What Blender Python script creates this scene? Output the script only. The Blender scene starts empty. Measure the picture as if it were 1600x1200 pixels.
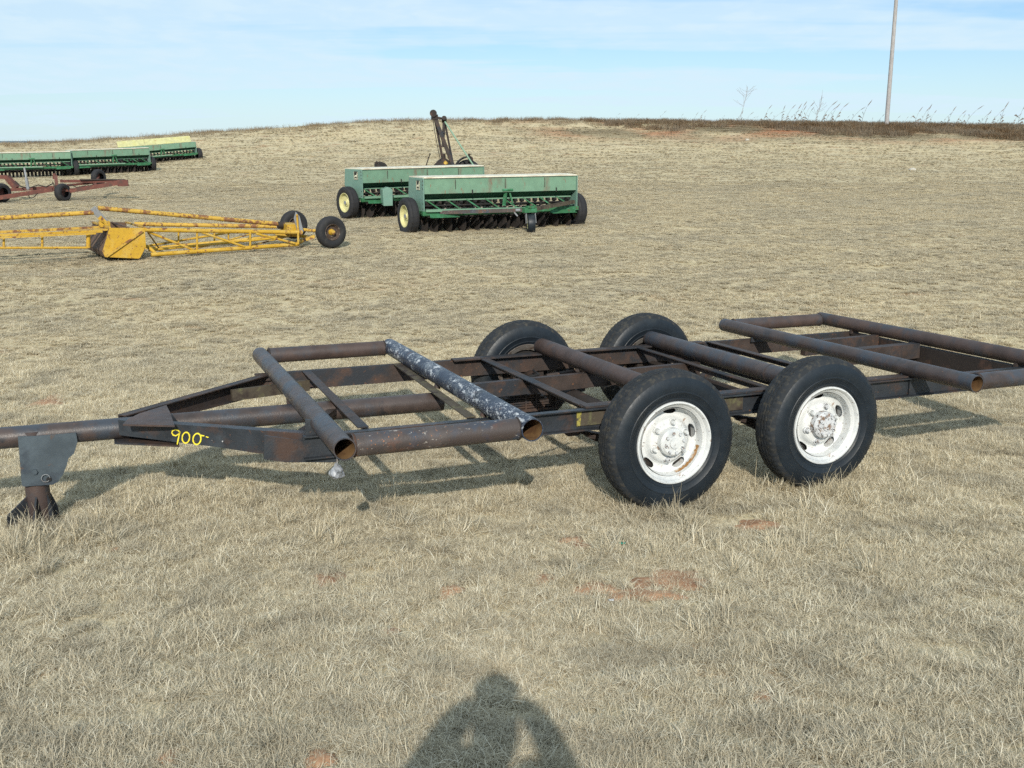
import bpy, bmesh, math, random
import numpy as np
from mathutils import Vector, Matrix, Euler
R_ = math.radians
scene = bpy.context.scene
COL = scene.collection

# ------------------------------------------------------------------ camera
FPX = 1545.5                       # focal length in pixels of a 1600 px wide frame
PIT = math.atan(378 / FPX)         # downward tilt
cd = bpy.data.cameras.new('camera'); cam = bpy.data.objects.new('camera', cd); COL.objects.link(cam)
cd.sensor_width = 36; cd.lens = 36 * FPX / 1600; cd.clip_start = .05; cd.clip_end = 20000
cam.location = (0, 0, 0); cam.rotation_euler = (math.pi / 2 - PIT, 0, 0)
scene.camera = cam

# ------------------------------------------------------------------ light
SUN_EL, SUN_AZ = 30.2, 181.0       # azimuth clockwise from +Y (the view direction); the sun stands behind the camera
sx, sy, sz = math.sin(R_(SUN_AZ)) * math.cos(R_(SUN_EL)), math.cos(R_(SUN_AZ)) * math.cos(R_(SUN_EL)), math.sin(R_(SUN_EL))
sx = -sx
SUN_DIR = Vector((sx, sy, sz))
ld = bpy.data.lights.new('sun', 'SUN'); ld.energy = 4.1; ld.angle = R_(.55); ld.color = (1, .94, .83)
sun = bpy.data.objects.new('sun', ld); COL.objects.link(sun)
sun.rotation_euler = SUN_DIR.to_track_quat('Z', 'Y').to_euler(); sun.location = SUN_DIR * 50
scene.view_settings.view_transform = 'Standard'; scene.view_settings.look = 'None'
scene.view_settings.gamma = 1; scene.view_settings.exposure = 0.14
w = bpy.data.worlds.new('World'); scene.world = w; w.use_nodes = True
nt = w.node_tree; N = nt.nodes; LK = nt.links
for n in list(N): N.remove(n)
out = N.new('ShaderNodeOutputWorld'); bg = N.new('ShaderNodeBackground'); bg.inputs[1].default_value = .135
sky = N.new('ShaderNodeTexSky'); sky.sky_type = 'NISHITA'; sky.sun_disc = False
sky.sun_elevation = R_(SUN_EL); sky.sun_rotation = R_(181); sky.air_density = 1.0; sky.dust_density = .25; sky.ozone_density = 1.6
geo = N.new('ShaderNodeTexCoord')
sep = N.new('ShaderNodeSeparateXYZ'); LK.new(geo.outputs['Generated'], sep.inputs[0])
# project the direction on a high flat layer: streaky thin cloud
mx = N.new('ShaderNodeMath'); mx.operation = 'MAXIMUM'; mx.inputs[1].default_value = 0.0; LK.new(sep.outputs['Z'], mx.inputs[0])
ad = N.new('ShaderNodeMath'); ad.operation = 'ADD'; ad.inputs[1].default_value = .09; LK.new(mx.outputs[0], ad.inputs[0])
dv = N.new('ShaderNodeVectorMath'); dv.operation = 'DIVIDE'; LK.new(geo.outputs['Generated'], dv.inputs[0])
cb = N.new('ShaderNodeCombineXYZ'); cb.inputs[2].default_value = 1.0
LK.new(ad.outputs[0], cb.inputs[0]); LK.new(ad.outputs[0], cb.inputs[1]); LK.new(cb.outputs[0], dv.inputs[1])
def sky_noise(scale, rot, sc, detail, loc, lo, hi):
    mp = N.new('ShaderNodeMapping'); mp.inputs['Rotation'].default_value = (0, 0, R_(rot)); mp.inputs['Scale'].default_value = sc; mp.inputs['Location'].default_value = loc
    LK.new(dv.outputs[0], mp.inputs[0])
    no = N.new('ShaderNodeTexNoise'); no.inputs['Scale'].default_value = scale; no.inputs['Detail'].default_value = detail; no.inputs['Distortion'].default_value = .3
    LK.new(mp.outputs[0], no.inputs[0])
    mr = N.new('ShaderNodeMapRange'); mr.interpolation_type = 'SMOOTHSTEP'; mr.inputs['From Min'].default_value = lo; mr.inputs['From Max'].default_value = hi
    LK.new(no.outputs['Fac'], mr.inputs['Value']); return mr.outputs[0]
big = sky_noise(.55, -7, (.33, 1.5, 1), 5, (0.4, 5.2, 0), .42, .54)
fine = sky_noise(4.5, -24, (1, .7, 1), 5, (0, 2, 0), .35, .70)
mu = N.new('ShaderNodeMath'); mu.operation = 'MULTIPLY_ADD'; mu.inputs[1].default_value = .22; LK.new(fine, mu.inputs[0])
m2 = N.new('ShaderNodeMath'); m2.operation = 'MULTIPLY'; m2.inputs[1].default_value = .62; LK.new(big, m2.inputs[0]); LK.new(m2.outputs[0], mu.inputs[2])
m3 = N.new('ShaderNodeMath'); m3.operation = 'ADD'; m3.inputs[1].default_value = .12; LK.new(mu.outputs[0], m3.inputs[0])
hz = N.new('ShaderNodeMapRange'); hz.inputs['From Min'].default_value = .0; hz.inputs['From Max'].default_value = .13; hz.inputs['To Min'].default_value = .72; hz.inputs['To Max'].default_value = 0
LK.new(sep.outputs['Z'], hz.inputs['Value']); m4 = N.new('ShaderNodeMath'); m4.operation = 'MAXIMUM'; LK.new(m3.outputs[0], m4.inputs[0]); LK.new(hz.outputs[0], m4.inputs[1]); m3 = m4
up_ = N.new('ShaderNodeMapRange'); up_.inputs['From Min'].default_value = .22; up_.inputs['From Max'].default_value = .55; up_.inputs['To Max'].default_value = .85; LK.new(sep.outputs['Z'], up_.inputs['Value']); m5 = N.new('ShaderNodeMath'); m5.operation = 'MAXIMUM'; LK.new(m3.outputs[0], m5.inputs[0]); LK.new(up_.outputs[0], m5.inputs[1]); m3 = m5   # unseen cloud added overhead to brighten and neutralise the fill light
tint = N.new('ShaderNodeMixRGB'); tint.blend_type = 'MULTIPLY'; tint.inputs[0].default_value = 1; tint.inputs[2].default_value = (.48, .63, .80, 1); LK.new(sky.outputs[0], tint.inputs[1])
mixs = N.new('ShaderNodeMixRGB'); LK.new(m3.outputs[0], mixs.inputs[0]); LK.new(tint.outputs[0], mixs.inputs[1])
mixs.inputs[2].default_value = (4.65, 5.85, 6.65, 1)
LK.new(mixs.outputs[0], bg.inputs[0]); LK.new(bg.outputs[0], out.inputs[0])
scene.cycles.max_bounces = 5; scene.cycles.diffuse_bounces = 3; scene.cycles.glossy_bounces = 2; scene.cycles.transmission_bounces = 2
scene.cycles.use_adaptive_sampling = True; scene.cycles.adaptive_threshold = .02; scene.cycles.use_denoising = False

# ------------------------------------------------------------------ helpers
FWD = Vector((0, math.cos(PIT), -math.sin(PIT))); UPV = Vector((0, math.sin(PIT), math.cos(PIT)))
def ray(px, py):                    # direction through a point of the photograph
    return FWD + (px - 800) / FPX * Vector((1, 0, 0)) - (py - 600) / FPX * UPV
class Frame:                        # a thing's own axes
    def __init__(s, loc, rot=None, yaw=0):
        s.T = Vector(loc); s.R = rot if rot is not None else Matrix.Rotation(yaw, 3, 'Z')
    def pt(s, px, py, axis, val):
        d = s.R.transposed() @ ray(px, py); o = s.R.transposed() @ (-s.T)
        return o + d * ((val - o[axis]) / d[axis])
    def plane(s, px, py, p0, n):
        d = s.R.transposed() @ ray(px, py); o = s.R.transposed() @ (-s.T)
        return o + d * ((Vector(p0) - o).dot(n) / d.dot(n))
    def M4(s):
        return Matrix.Translation(s.T) @ s.R.to_4x4()
V = Vector
class MB:
    def __init__(s): s.v = []; s.f = []
    def add(s, vs, fs):
        b = len(s.v); s.v += [tuple(x) for x in vs]; s.f += [tuple(i + b for i in q) for q in fs]; return s
    def basis(s, d, up=(0, 0, 1)):
        d = V(d).normalized(); u = V(up)
        if abs(d.dot(u)) > .98 * u.length: u = V((0, 1, 0)) if abs(d.y) < .9 else V((1, 0, 0))
        a = u.cross(d).normalized(); b = d.cross(a).normalized()
        return d, a, b                                           # b is 'up'
    def ext(s, prof, p0, p1, up=(0, 0, 1)):                      # extrude a closed 2D outline (side, up) from p0 to p1
        p0, p1 = V(p0), V(p1); d, a, b = s.basis(p1 - p0, up); n = len(prof)
        vs = [p + a * x + b * y for p in (p0, p1) for x, y in prof]
        fs = [(i, (i + 1) % n, n + (i + 1) % n, n + i) for i in range(n)]
        fs += [tuple(range(n))[::-1], tuple(range(n, 2 * n))]
        return s.add(vs, fs)
    def bar(s, p0, p1, w, h, up=(0, 0, 1)):
        w /= 2; h /= 2
        return s.ext([(-w, -h), (w, -h), (w, h), (-w, h)], p0, p1, up)
    def box(s, c, sz):
        c = V(c); return s.bar(c - V((sz[0] / 2, 0, 0)), c + V((sz[0] / 2, 0, 0)), sz[1], sz[2])
    def chan(s, p0, p1, h, fl, t=.008, up=(0, 0, 1)):            # C channel; fl > 0 opens towards +side
        h /= 2; sg = 1 if fl > 0 else -1; e = abs(fl)
        pr = [(0, -h), (e, -h), (e, -h + t), (t, -h + t), (t, h - t), (e, h - t), (e, h), (0, h)]
        return s.ext([(x * sg, y) for x, y in pr][::sg], p0, p1, up)
    def angle(s, p0, p1, wd, h, t=.007, up=(0, 0, 1)):           # angle iron: flat on top, one leg down
        return s.ext([(-wd / 2, 0), (-wd / 2, -h), (-wd / 2 + t, -h), (-wd / 2 + t, -t), (wd / 2, -t), (wd / 2, 0)], p0, p1, up)
    def tube(s, p0, p1, r, wall=0, n=28, r1=None, seg=1):
        p0, p1 = V(p0), V(p1); d, a, b = s.basis(p1 - p0); r1 = r if r1 is None else r1
        cs = [(math.cos(2 * math.pi * i / n), math.sin(2 * math.pi * i / n)) for i in range(n)]
        rings = [(p0, r), (p1, r1)]
        if wall: rings += [(p1, r1 - wall), (p0, r - wall)]
        vs = [p + a * (c * q) + b * (e * q) for p, q in rings for c, e in cs]; fs = []
        k = len(rings)
        for j in range(k if wall else 1):
            for i in range(n):
                fs.append((j * n + i, j * n + (i + 1) % n, ((j + 1) % k) * n + (i + 1) % n, ((j + 1) % k) * n + i))
        if not wall: fs += [tuple(range(n))[::-1], tuple(range(n, 2 * n))]
        return s.add(vs, fs)
    def path(s, pts, r, n=8):
        for q0, q1 in zip(pts[:-1], pts[1:]): s.tube(q0, q1, r, n=n)
        return s
    def lathe(s, prof, c, axis=(0, 1, 0), n=48, fn=None, closed=False, skip=None):   # prof: (radius, along axis)
        c = V(c); d, a, b = s.basis(axis); k = len(prof); vs = []
        for j, (r, y) in enumerate(prof):
            for i in range(n):
                t = 2 * math.pi * i / n; rr, yy = fn(j, i, r, y) if fn else (r, y)
                vs.append(c + d * yy + a * (rr * math.cos(t)) + b * (rr * math.sin(t)))
        fs = []
        for j in range(k if closed else k - 1):
            for i in range(n):
                if skip and skip(j, i): continue
                fs.append((j * n + i, j * n + (i + 1) % n, ((j + 1) % k) * n + (i + 1) % n, ((j + 1) % k) * n + i))
        return s.add(vs, fs)
    def plate(s, pts, th):                                       # planar polygon given thickness along its normal
        pts = [V(p) for p in pts]; n = len(pts)
        nn = V((0, 0, 0))
        for i in range(n): nn += pts[i].cross(pts[(i + 1) % n])
        nn.normalize()
        vs = [p + nn * (th / 2) for p in pts] + [p - nn * (th / 2) for p in pts]
        fs = [tuple(range(n)), tuple(range(n, 2 * n))[::-1]] + [(i, n + i, n + (i + 1) % n, (i + 1) % n) for i in range(n)]
        return s.add(vs, fs)
    def build(s, name, mat, parent=None, off=(0, 0, 0), smooth=35, bevel=0):
        me = bpy.data.meshes.new(name); o_ = V(off)
        me.from_pydata([tuple(V(x) - o_) for x in s.v], [], s.f); me.validate(); me.update()
        bm = bmesh.new(); bm.from_mesh(me); bmesh.ops.recalc_face_normals(bm, faces=bm.faces); bm.to_mesh(me); bm.free()
        me.materials.append(mat)
        me.polygons.foreach_set('use_smooth', [True] * len(me.polygons)); me.set_sharp_from_angle(angle=R_(smooth))
        o = bpy.data.objects.new(name, me); COL.objects.link(o)
        if parent: o.parent = parent
        if bevel:
            m = o.modifiers.new('bevel', 'BEVEL'); m.width = bevel; m.segments = 2; m.limit_method = 'ANGLE'; m.angle_limit = R_(50)
        return o
def tag(o, label=None, cat=None, group=None, kind=None):
    for k, v in (('label', label), ('category', cat), ('group', group), ('kind', kind)):
        if v: o[k] = v
    return o
def empty(name, M4, label=None, cat=None, group=None):
    o = bpy.data.objects.new(name, None); COL.objects.link(o); o.matrix_world = M4; o.empty_display_size = .2
    return tag(o, label, cat, group)
def copy_tree(o, parent=None):
    c = o.copy(); COL.objects.link(c)
    if parent: c.parent = parent
    for ch in [x for x in bpy.data.objects if x.parent == o]: copy_tree(ch, c)
    return c

# ------------------------------------------------------------------ materials
def mat(name, base, layers=(), rough=.7, metal=0, spec=.3, bump=0, bscale=40, coord='Object', vary=.15, vscale=6, rlayers=None):
    """base colour, broken up by irregular patches: layers = (colour, scale, low, high, stretch)"""
    m = bpy.data.materials.new(name); m.use_nodes = True; t = m.node_tree; n = t.nodes; l = t.links
    b = n['Principled BSDF']; b.inputs['Metallic'].default_value = metal; b.inputs['Specular IOR Level'].default_value = spec
    tc = n.new('ShaderNodeTexCoord'); oi = n.new('ShaderNodeObjectInfo')
    va = n.new('ShaderNodeVectorMath'); va.operation = 'MULTIPLY_ADD'
    l.new(oi.outputs['Random'], va.inputs[0]); va.inputs[1].default_value = (0, 0, 0); l.new(tc.outputs[coord], va.inputs[2])
    def noise(sc, det=4, st=(1, 1, 1), w=0.):
        mp = n.new('ShaderNodeMapping'); mp.inputs['Scale'].default_value = st; mp.inputs['Location'].default_value = (w, w * .7, -w); l.new(va.outputs[0], mp.inputs[0])
        x = n.new('ShaderNodeTexNoise'); x.inputs['Scale'].default_value = sc; x.inputs['Detail'].default_value = det; x.inputs['Roughness'].default_value = .62
        l.new(mp.outputs[0], x.inputs[0]); return x.outputs['Fac']
    col = n.new('ShaderNodeMixRGB'); col.blend_type = 'MIX'
    mr = n.new('ShaderNodeMapRange'); mr.inputs['From Min'].default_value = .35; mr.inputs['From Max'].default_value = .65; l.new(noise(vscale, 6), mr.inputs['Value']); l.new(mr.outputs[0], col.inputs[0])
    col.inputs[1].default_value = tuple(c * (1 - vary) for c in base) + (1,); col.inputs[2].default_value = tuple(min(1, c * (1 + vary)) for c in base) + (1,)
    cur = col.outputs[0]
    rcur = None
    for i, ly in enumerate(layers):
        c, sc, lo, hi = ly[:4]; st = ly[4] if len(ly) > 4 else (1, 1, 1)
        mr = n.new('ShaderNodeMapRange'); mr.inputs['From Min'].default_value = lo; mr.inputs['From Max'].default_value = hi
        l.new(noise(sc, 7, st, 3.7 * (i + 1)), mr.inputs['Value'])
        mi = n.new('ShaderNodeMixRGB'); l.new(mr.outputs[0], mi.inputs[0]); l.new(cur, mi.inputs[1]); mi.inputs[2].default_value = tuple(c) + (1,); cur = mi.outputs[0]
    l.new(cur, b.inputs['Base Color'])
    rr = n.new('ShaderNodeMapRange'); rr.inputs['To Min'].default_value = max(.05, rough - .15); rr.inputs['To Max'].default_value = min(1, rough + .15)
    l.new(noise(bscale * .3, 4), rr.inputs['Value']); l.new(rr.outputs[0], b.inputs['Roughness'])
    if bump:
        bp = n.new('ShaderNodeBump'); bp.inputs['Strength'].default_value = bump; bp.inputs['Distance'].default_value = .004
        l.new(noise(bscale, 8), bp.inputs['Height']); l.new(bp.outputs[0], b.inputs['Normal'])
    return m
RUST = mat('rusty_steel', (.043, .032, .028), [((.024, .027, .033), 3.2, .50, .60), ((.066, .041, .032), 6, .52, .66), ((.15, .07, .035), 34, .62, .70)], rough=.62, spec=.35, bump=.5, bscale=70, vary=.3)
PIPE = mat('rusty_pipe', (.052, .038, .034), [((.038, .045, .058), 3.6, .46, .60), ((.068, .046, .039), 5.5, .54, .68), ((.025, .024, .027), 9, .60, .70), ((.14, .07, .04), 50, .64, .72)], rough=.45, spec=.5, bump=.35, bscale=90, vary=.3)
PIPE_RED = mat('browner_pipe', (.060, .041, .036), [((.040, .045, .055), 3.6, .50, .64), ((.082, .051, .040), 5.5, .5, .66)], rough=.58, spec=.4, bump=.35, bscale=90, vary=.25)
PIPE_SPOT = mat('flaking_pipe', (.060, .048, .044), [((.036, .046, .066), 3.6, .46, .60), ((.10, .05, .034), 6, .54, .66), ((.36, .33, .29), 60, .62, .68, (.6, 1, 1)), ((.30, .12, .045), 60, .625, .67), ((.055, .042, .038), 4.5, .50, .58)], rough=.5, spec=.45, bump=.4, bscale=90, vary=.3)
PIPE_BLUE = mat('blue_white_pipe', (.024, .032, .054), [((.012, .014, .020), 5, .52, .62), ((.13, .15, .17), 9, .50, .66), ((.46, .48, .50), 34, .56, .62, (1, .5, 1)), ((.46, .48, .50), 110, .57, .62), ((.022, .030, .050), 3.6, .47, .56), ((.50, .51, .52), 16, .60, .66, (1, .4, 1)), ((.10, .06, .05), 7, .63, .70)], rough=.42, spec=.5, bump=.5, bscale=60, vary=.3)
PIPE_IN = mat('pipe_inside', (.15, .085, .035), [((.09, .045, .02), 9, .5, .65)], rough=.85)
BLUEBLK = mat('black_painted_steel', (.024, .028, .034), [((.060, .036, .028), 5, .50, .64), ((.040, .048, .056), 8, .56, .7), ((.13, .06, .03), 40, .64, .72)], rough=.48, spec=.45, bump=.4, bscale=70, vary=.3)
PLATE = mat('grey_blue_plate', (.060, .078, .092), [((.035, .045, .058), 7, .5, .62), ((.10, .06, .04), 10, .62, .70)], rough=.5, spec=.4, bump=.2, bscale=40, vary=.2)
DARK = mat('greasy_dark_steel', (.030, .023, .020), [((.075, .042, .030), 7, .52, .66)], rough=.75, bump=.4, bscale=60)
MOSS = mat('lichened_steel', (.075, .062, .045), [((.12, .115, .06), 14, .55, .66), ((.04, .03, .025), 8, .52, .64)], rough=.8, bump=.5, bscale=70)
YELP = mat('yellow_marker', (.80, .66, .05), [((.45, .33, .05), 60, .62, .70)], rough=.55)
TIRE = mat('weathered_rubber', (.011, .016, .022), [((.026, .030, .032), 4, .55, .75), ((.008, .011, .015), 9, .5, .7)], rough=.45, spec=.32, bump=.15, bscale=120, vary=.2)
TIRE_D = mat('dusty_tread', (.018, .021, .025), [((.055, .050, .040), 30, .5, .68), ((.02, .02, .02), 9, .55, .7)], rough=.8, bump=.4, bscale=80, vary=.2)
TIRE_B = mat('dull_black_rubber', (.022, .022, .024), [((.05, .048, .044), 6, .55, .72)], rough=.75, bump=.15, bscale=60)
WHITE = mat('chipped_white_paint', (.60, .61, .60), [((.44, .46, .47), 7, .50, .68), ((.24, .13, .065), 11, .62, .70), ((.14, .09, .065), 45, .62, .67)], rough=.4, spec=.5, bump=.1, bscale=60, vary=.04)
HUBM = mat('chipped_white_hub', (.52, .53, .54), [((.20, .13, .09), 30, .52, .62), ((.06, .05, .045), 55, .55, .63)], rough=.5, bump=.2, bscale=60, vary=.05)
RUSTR = mat('rust_streaked_rim', (.30, .16, .06), [((.55, .45, .35), 16, .5, .62)], rough=.7)
GREEN = mat('faded_green_paint', (.150, .262, .180), [((.17, .30, .205), 3, .5, .7), ((.11, .26, .17), 9, .6, .72), ((.20, .13, .09), 7, .69, .76, (1, 1, .35))], rough=.5, spec=.4, vary=.07)
GREEN_R = mat('rust_stained_green_paint', (.150, .262, .180), [((.17, .30, .205), 3, .5, .7), ((.17, .12, .09), 3.4, .53, .68, (.6, 1, .25)), ((.22, .11, .07), 14, .63, .70, (1, 1, .25))], rough=.55, spec=.35, vary=.08)
GREEN_E = mat('blue_green_end_paint', (.150, .255, .205), [((.13, .25, .2), 5, .52, .66)], rough=.5, vary=.06)
GREEN_D = mat('deep_green_paint', (.035, .135, .060), [((.06, .22, .12), 6, .5, .64), ((.10, .06, .04), 8, .58, .68)], rough=.6, vary=.15)
GREEN_S = mat('dark_green_trough', (.018, .065, .040), [((.03, .1, .06), 6, .5, .64)], rough=.6)
CREAM = mat('cream_lid_paint', (.66, .62, .50), [((.30, .13, .06), 6, .64, .72, (1, 1, 1)), ((.5, .42, .3), 4, .55, .68)], rough=.55)
LEMON = mat('pale_yellow_lid_paint', (.50, .48, .25), [((.30, .16, .07), 5, .64, .70), ((.50, .47, .18), 4, .5, .7)], rough=.6)
RIMY = mat('pale_yellow_wheel_paint', (.54, .51, .26), [((.4, .3, .12), 14, .62, .7)], rough=.5)
BLK = mat('black_iron', (.018, .017, .017), [((.05, .035, .028), 8, .55, .7)], rough=.75)
DISC = mat('worn_dark_disc', (.035, .030, .028), [((.11, .07, .05), 8, .6, .7)], rough=.6, metal=.0)
HOSE = mat('pale_rubber_boot', (.30, .26, .22), [((.10, .07, .06), 12, .5, .62)], rough=.8)
YEL = mat('rusty_yellow_paint', (.47, .28, .026), [((.50, .34, .08), 4, .5, .66), ((.17, .07, .03), 9, .575, .64), ((.20, .09, .04), 30, .60, .655)], rough=.55, bump=.3, bscale=40, vary=.08)
YEL2 = mat('heavily_rusted_yellow_paint', (.48, .30, .05), [((.20, .09, .04), 7, .50, .58), ((.15, .07, .04), 20, .55, .62)], rough=.65, bump=.3, bscale=40, vary=.08)
BROWN = mat('brown_rusted_sheet', (.12, .075, .05), [((.07, .045, .035), 6, .5, .65)], rough=.8)
GREYS = mat('bare_grey_steel', (.22, .23, .24), [((.12, .09, .07), 7, .55, .66)], rough=.5)
REDF = mat('faded_red_paint', (.125, .045, .034), [((.085, .045, .035), 5, .5, .64), ((.22, .09, .06), 9, .58, .7)], rough=.7, vary=.15)
WOOD = mat('weathered_pole_wood', (.34, .33, .33), [((.22, .19, .17), 5, .5, .7, (8, 8, .4)), ((.46, .42, .38), 9, .56, .7, (8, 8, .3))], rough=.9, vary=.1)
MARK_B = mat('black_decal', (.02, .02, .018), rough=.5, vary=.02)
MARK_W = mat('white_decal', (.68, .66, .5), rough=.5, vary=.02)
ICEM = mat('frosted_plastic', (.27, .28, .30), [((.14, .15, .16), 30, .5, .6)], rough=.3)

# ------------------------------------------------------------------ terrain
SKY_PX = [(-700, 236), (-300, 231), (0, 226), (60, 224.5), (120, 222), (180, 217), (240, 213.5), (300, 209), (400, 203.5), (500, 196), (600, 190.5), (700, 188.5), (850, 188), (1000, 190.5), (1200, 193), (1400, 196), (1600, 199), (2000, 208), (2600, 225)]
CREST = 70.0
_cu = np.array([ray(a, b).x / ray(a, b).y for a, b in SKY_PX]); _cz = np.array([CREST * ray(a, b).z / ray(a, b).y for a, b in SKY_PX])
_s = np.array([(12, 0), (16, .005), (20, .02), (24, .045), (30, .08), (40, .165), (52, .28), (58, .42), (63, .63), (67, .86), (70, 1.0), (73, 1.0), (78, .93), (95, .55), (150, 0), (400, -.3)])
_b = np.array([(-200, -2.2), (-6, -1.80), (0, -1.75), (2, -1.90), (3, -1.99), (5.6, -2.135), (8, -2.218), (12, -2.18), (16, -2.085), (20, -2.05), (150, -2.05), (9000, -2.24)])
def smooth_interp(x, xs, ys):       # monotone-ish cubic through the table
    x = np.asarray(x, float); h = np.diff(xs); d = np.diff(ys) / h
    m = np.zeros(len(xs)); m[1:-1] = np.where(d[:-1] * d[1:] > 0, 2 * d[:-1] * d[1:] / (d[:-1] + d[1:] + 1e-12), 0); m[0] = d[0]; m[-1] = d[-1]
    xc = np.clip(x, xs[0], xs[-1]); k = np.clip(np.searchsorted(xs, xc) - 1, 0, len(h) - 1); t = (xc - xs[k]) / h[k]
    return (ys[k] * (1 + 2 * t) * (1 - t) ** 2 + m[k] * h[k] * t * (1 - t) ** 2 + ys[k + 1] * t * t * (3 - 2 * t) - m[k + 1] * h[k] * t * t * (1 - t))
def H(x, y):
    x = np.asarray(x, float); y = np.asarray(y, float)
    base = smooth_interp(y, _b[:, 0], _b[:, 1]); s = smooth_interp(y, _s[:, 0], _s[:, 1]); s = np.where(y < 12, 0, s)
    u = x / np.maximum(y, 12); cz = smooth_interp(u, _cu, _cz)
    z = base + (cz - base) * s
    wv = np.clip((y - 12) / 20, 0, 1) * (1 - np.clip((y - 62) / 6, 0, 1))
    z = z + wv * (.05 * np.sin(x * .31 + 1.3) * np.sin(y * .23) + .03 * np.sin(x * .9 - y * .35))
    z = z + .010 * np.sin(x * 2.3 + .4) * np.sin(y * 2.9 + 1.0) + .006 * np.sin(x * 6.1 + y * 3.3)
    return z
def Hs(x, y): return float(H(x, y))
def axis_pts(segs):
    a = []
    for lo, hi, st in segs: a += list(np.arange(lo, hi - 1e-6, st))
    return a
gx = axis_pts([(0, 8, .16), (8, 16, .4), (16, 70, 1.2)]) + list(70 * 1.25 ** np.arange(0, 22)); gx = [-v for v in gx[:0:-1]] + gx
gy = [-4 - 1.35 ** k for k in range(22, 0, -1)] + axis_pts([(-4, 14, .16), (14, 50, .5), (50, 80, .3)]) + list(80 * 1.2 ** np.arange(0, 25))
gx, gy = np.array(gx), np.array(gy)
X, Y = np.meshgrid(gx, gy); Z = H(X, Y); nx, ny = len(gx), len(gy)
idx = np.arange(nx * ny).reshape(ny, nx)
quads = np.stack([idx[:-1, :-1], idx[:-1, 1:], idx[1:, 1:], idx[1:, :-1]], -1).reshape(-1, 4)
me = bpy.data.meshes.new('ground'); me.vertices.add(nx * ny); me.vertices.foreach_set('co', np.stack([X, Y, Z], -1).ravel())
me.loops.add(quads.size); me.loops.foreach_set('vertex_index', quads.ravel()); me.polygons.add(len(quads))
me.polygons.foreach_set('loop_start', np.arange(0, quads.size, 4)); me.polygons.foreach_set('use_smooth', [True] * len(quads)); me.update(); me.validate()
ground = bpy.data.objects.new('ground', me); COL.objects.link(ground); tag(ground, 'dry winter pasture rising gently to a low crest', kind='structure')

def field_colour(nt, straw_scale=1.0):
    """slow colour drift of the pasture in world space, shared by the soil sheet and the blades: returns (tint factor sockets)"""
    n, l = nt.nodes, nt.links
    g = n.new('ShaderNodeNewGeometry')
    def noise(sc, st, det=3, off=0):
        mp = n.new('ShaderNodeMapping'); mp.inputs['Scale'].default_value = st; mp.inputs['Location'].default_value = (off, off, 0); l.new(g.outputs['Position'], mp.inputs[0])
        x = n.new('ShaderNodeTexNoise'); x.inputs['Scale'].default_value = sc; x.inputs['Detail'].default_value = det; l.new(mp.outputs[0], x.inputs[0]); return x.outputs['Fac']
    def rng(s, lo, hi, a=0., b=1.):
        m = n.new('ShaderNodeMapRange'); m.inputs['From Min'].default_value = lo; m.inputs['From Max'].default_value = hi; m.inputs['To Min'].default_value = a; m.inputs['To Max'].default_value = b; l.new(s, m.inputs['Value']); return m.outputs[0]
    grey = rng(noise(.55, (.6, 1.0, 0), 5), .42, .62)
    dark = rng(noise(.30, (.45, 1.7, 0), 6, 11), .55, .70)
    sep = n.new('ShaderNodeSeparateXYZ'); l.new(g.outputs['Position'], sep.inputs[0])
    near = rng(sep.outputs['Y'], 6.5, 2.5, 0, .75)
    mx_ = n.new('ShaderNodeMath'); mx_.operation = 'MAXIMUM'; l.new(rng(grey, 0, 1, 0, .50), mx_.inputs[0]); l.new(near, mx_.inputs[1]); grey = mx_.outputs[0]
    return g, noise, rng, grey, dark, sep
def mixc(nt, f, a, b, blend='MIX'):
    m = nt.nodes.new('ShaderNodeMixRGB'); m.blend_type = blend
    for i, v in ((0, f), (1, a), (2, b)):
        if isinstance(v, (int, float)): m.inputs[i].default_value = v
        elif isinstance(v, tuple): m.inputs[i].default_value = v + (1,)
        else: nt.links.new(v, m.inputs[i])
    return m.outputs[0]
def mth(nt, op, a, b):
    m = nt.nodes.new('ShaderNodeMath'); m.operation = op
    for i, v in enumerate((a, b)):
        if isinstance(v, (int, float)): m.inputs[i].default_value = v
        else: nt.links.new(v, m.inputs[i])
    return m.outputs[0]
gm = bpy.data.materials.new('dry_thatch_ground'); gm.use_nodes = True; t = gm.node_tree; b = t.nodes['Principled BSDF']
b.inputs['Roughness'].default_value = 1; b.inputs['Specular IOR Level'].default_value = .05
g, noise, rng, grey, dark, sep = field_colour(t)
c = mixc(t, rng(noise(26, (1, 1, 1), 8), .35, .65), (.34, .28, .18), (.66, .555, .37))
c = mixc(t, rng(noise(3.1, (.5, 1.2, 1), 6), .4, .62), c, (.50, .425, .27))
c = mixc(t, mth(t, 'MULTIPLY', grey, .50), c, (.40, .365, .27))
c = mixc(t, mth(t, 'MULTIPLY', dark, .30), c, (.29, .255, .18))
red = mth(t, 'MULTIPLY', rng(noise(1.1, (.7, 1.3, 1), 7, 31), .60, .70), .55)
c = mixc(t, red, c, (.27, .13, .065))
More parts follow.
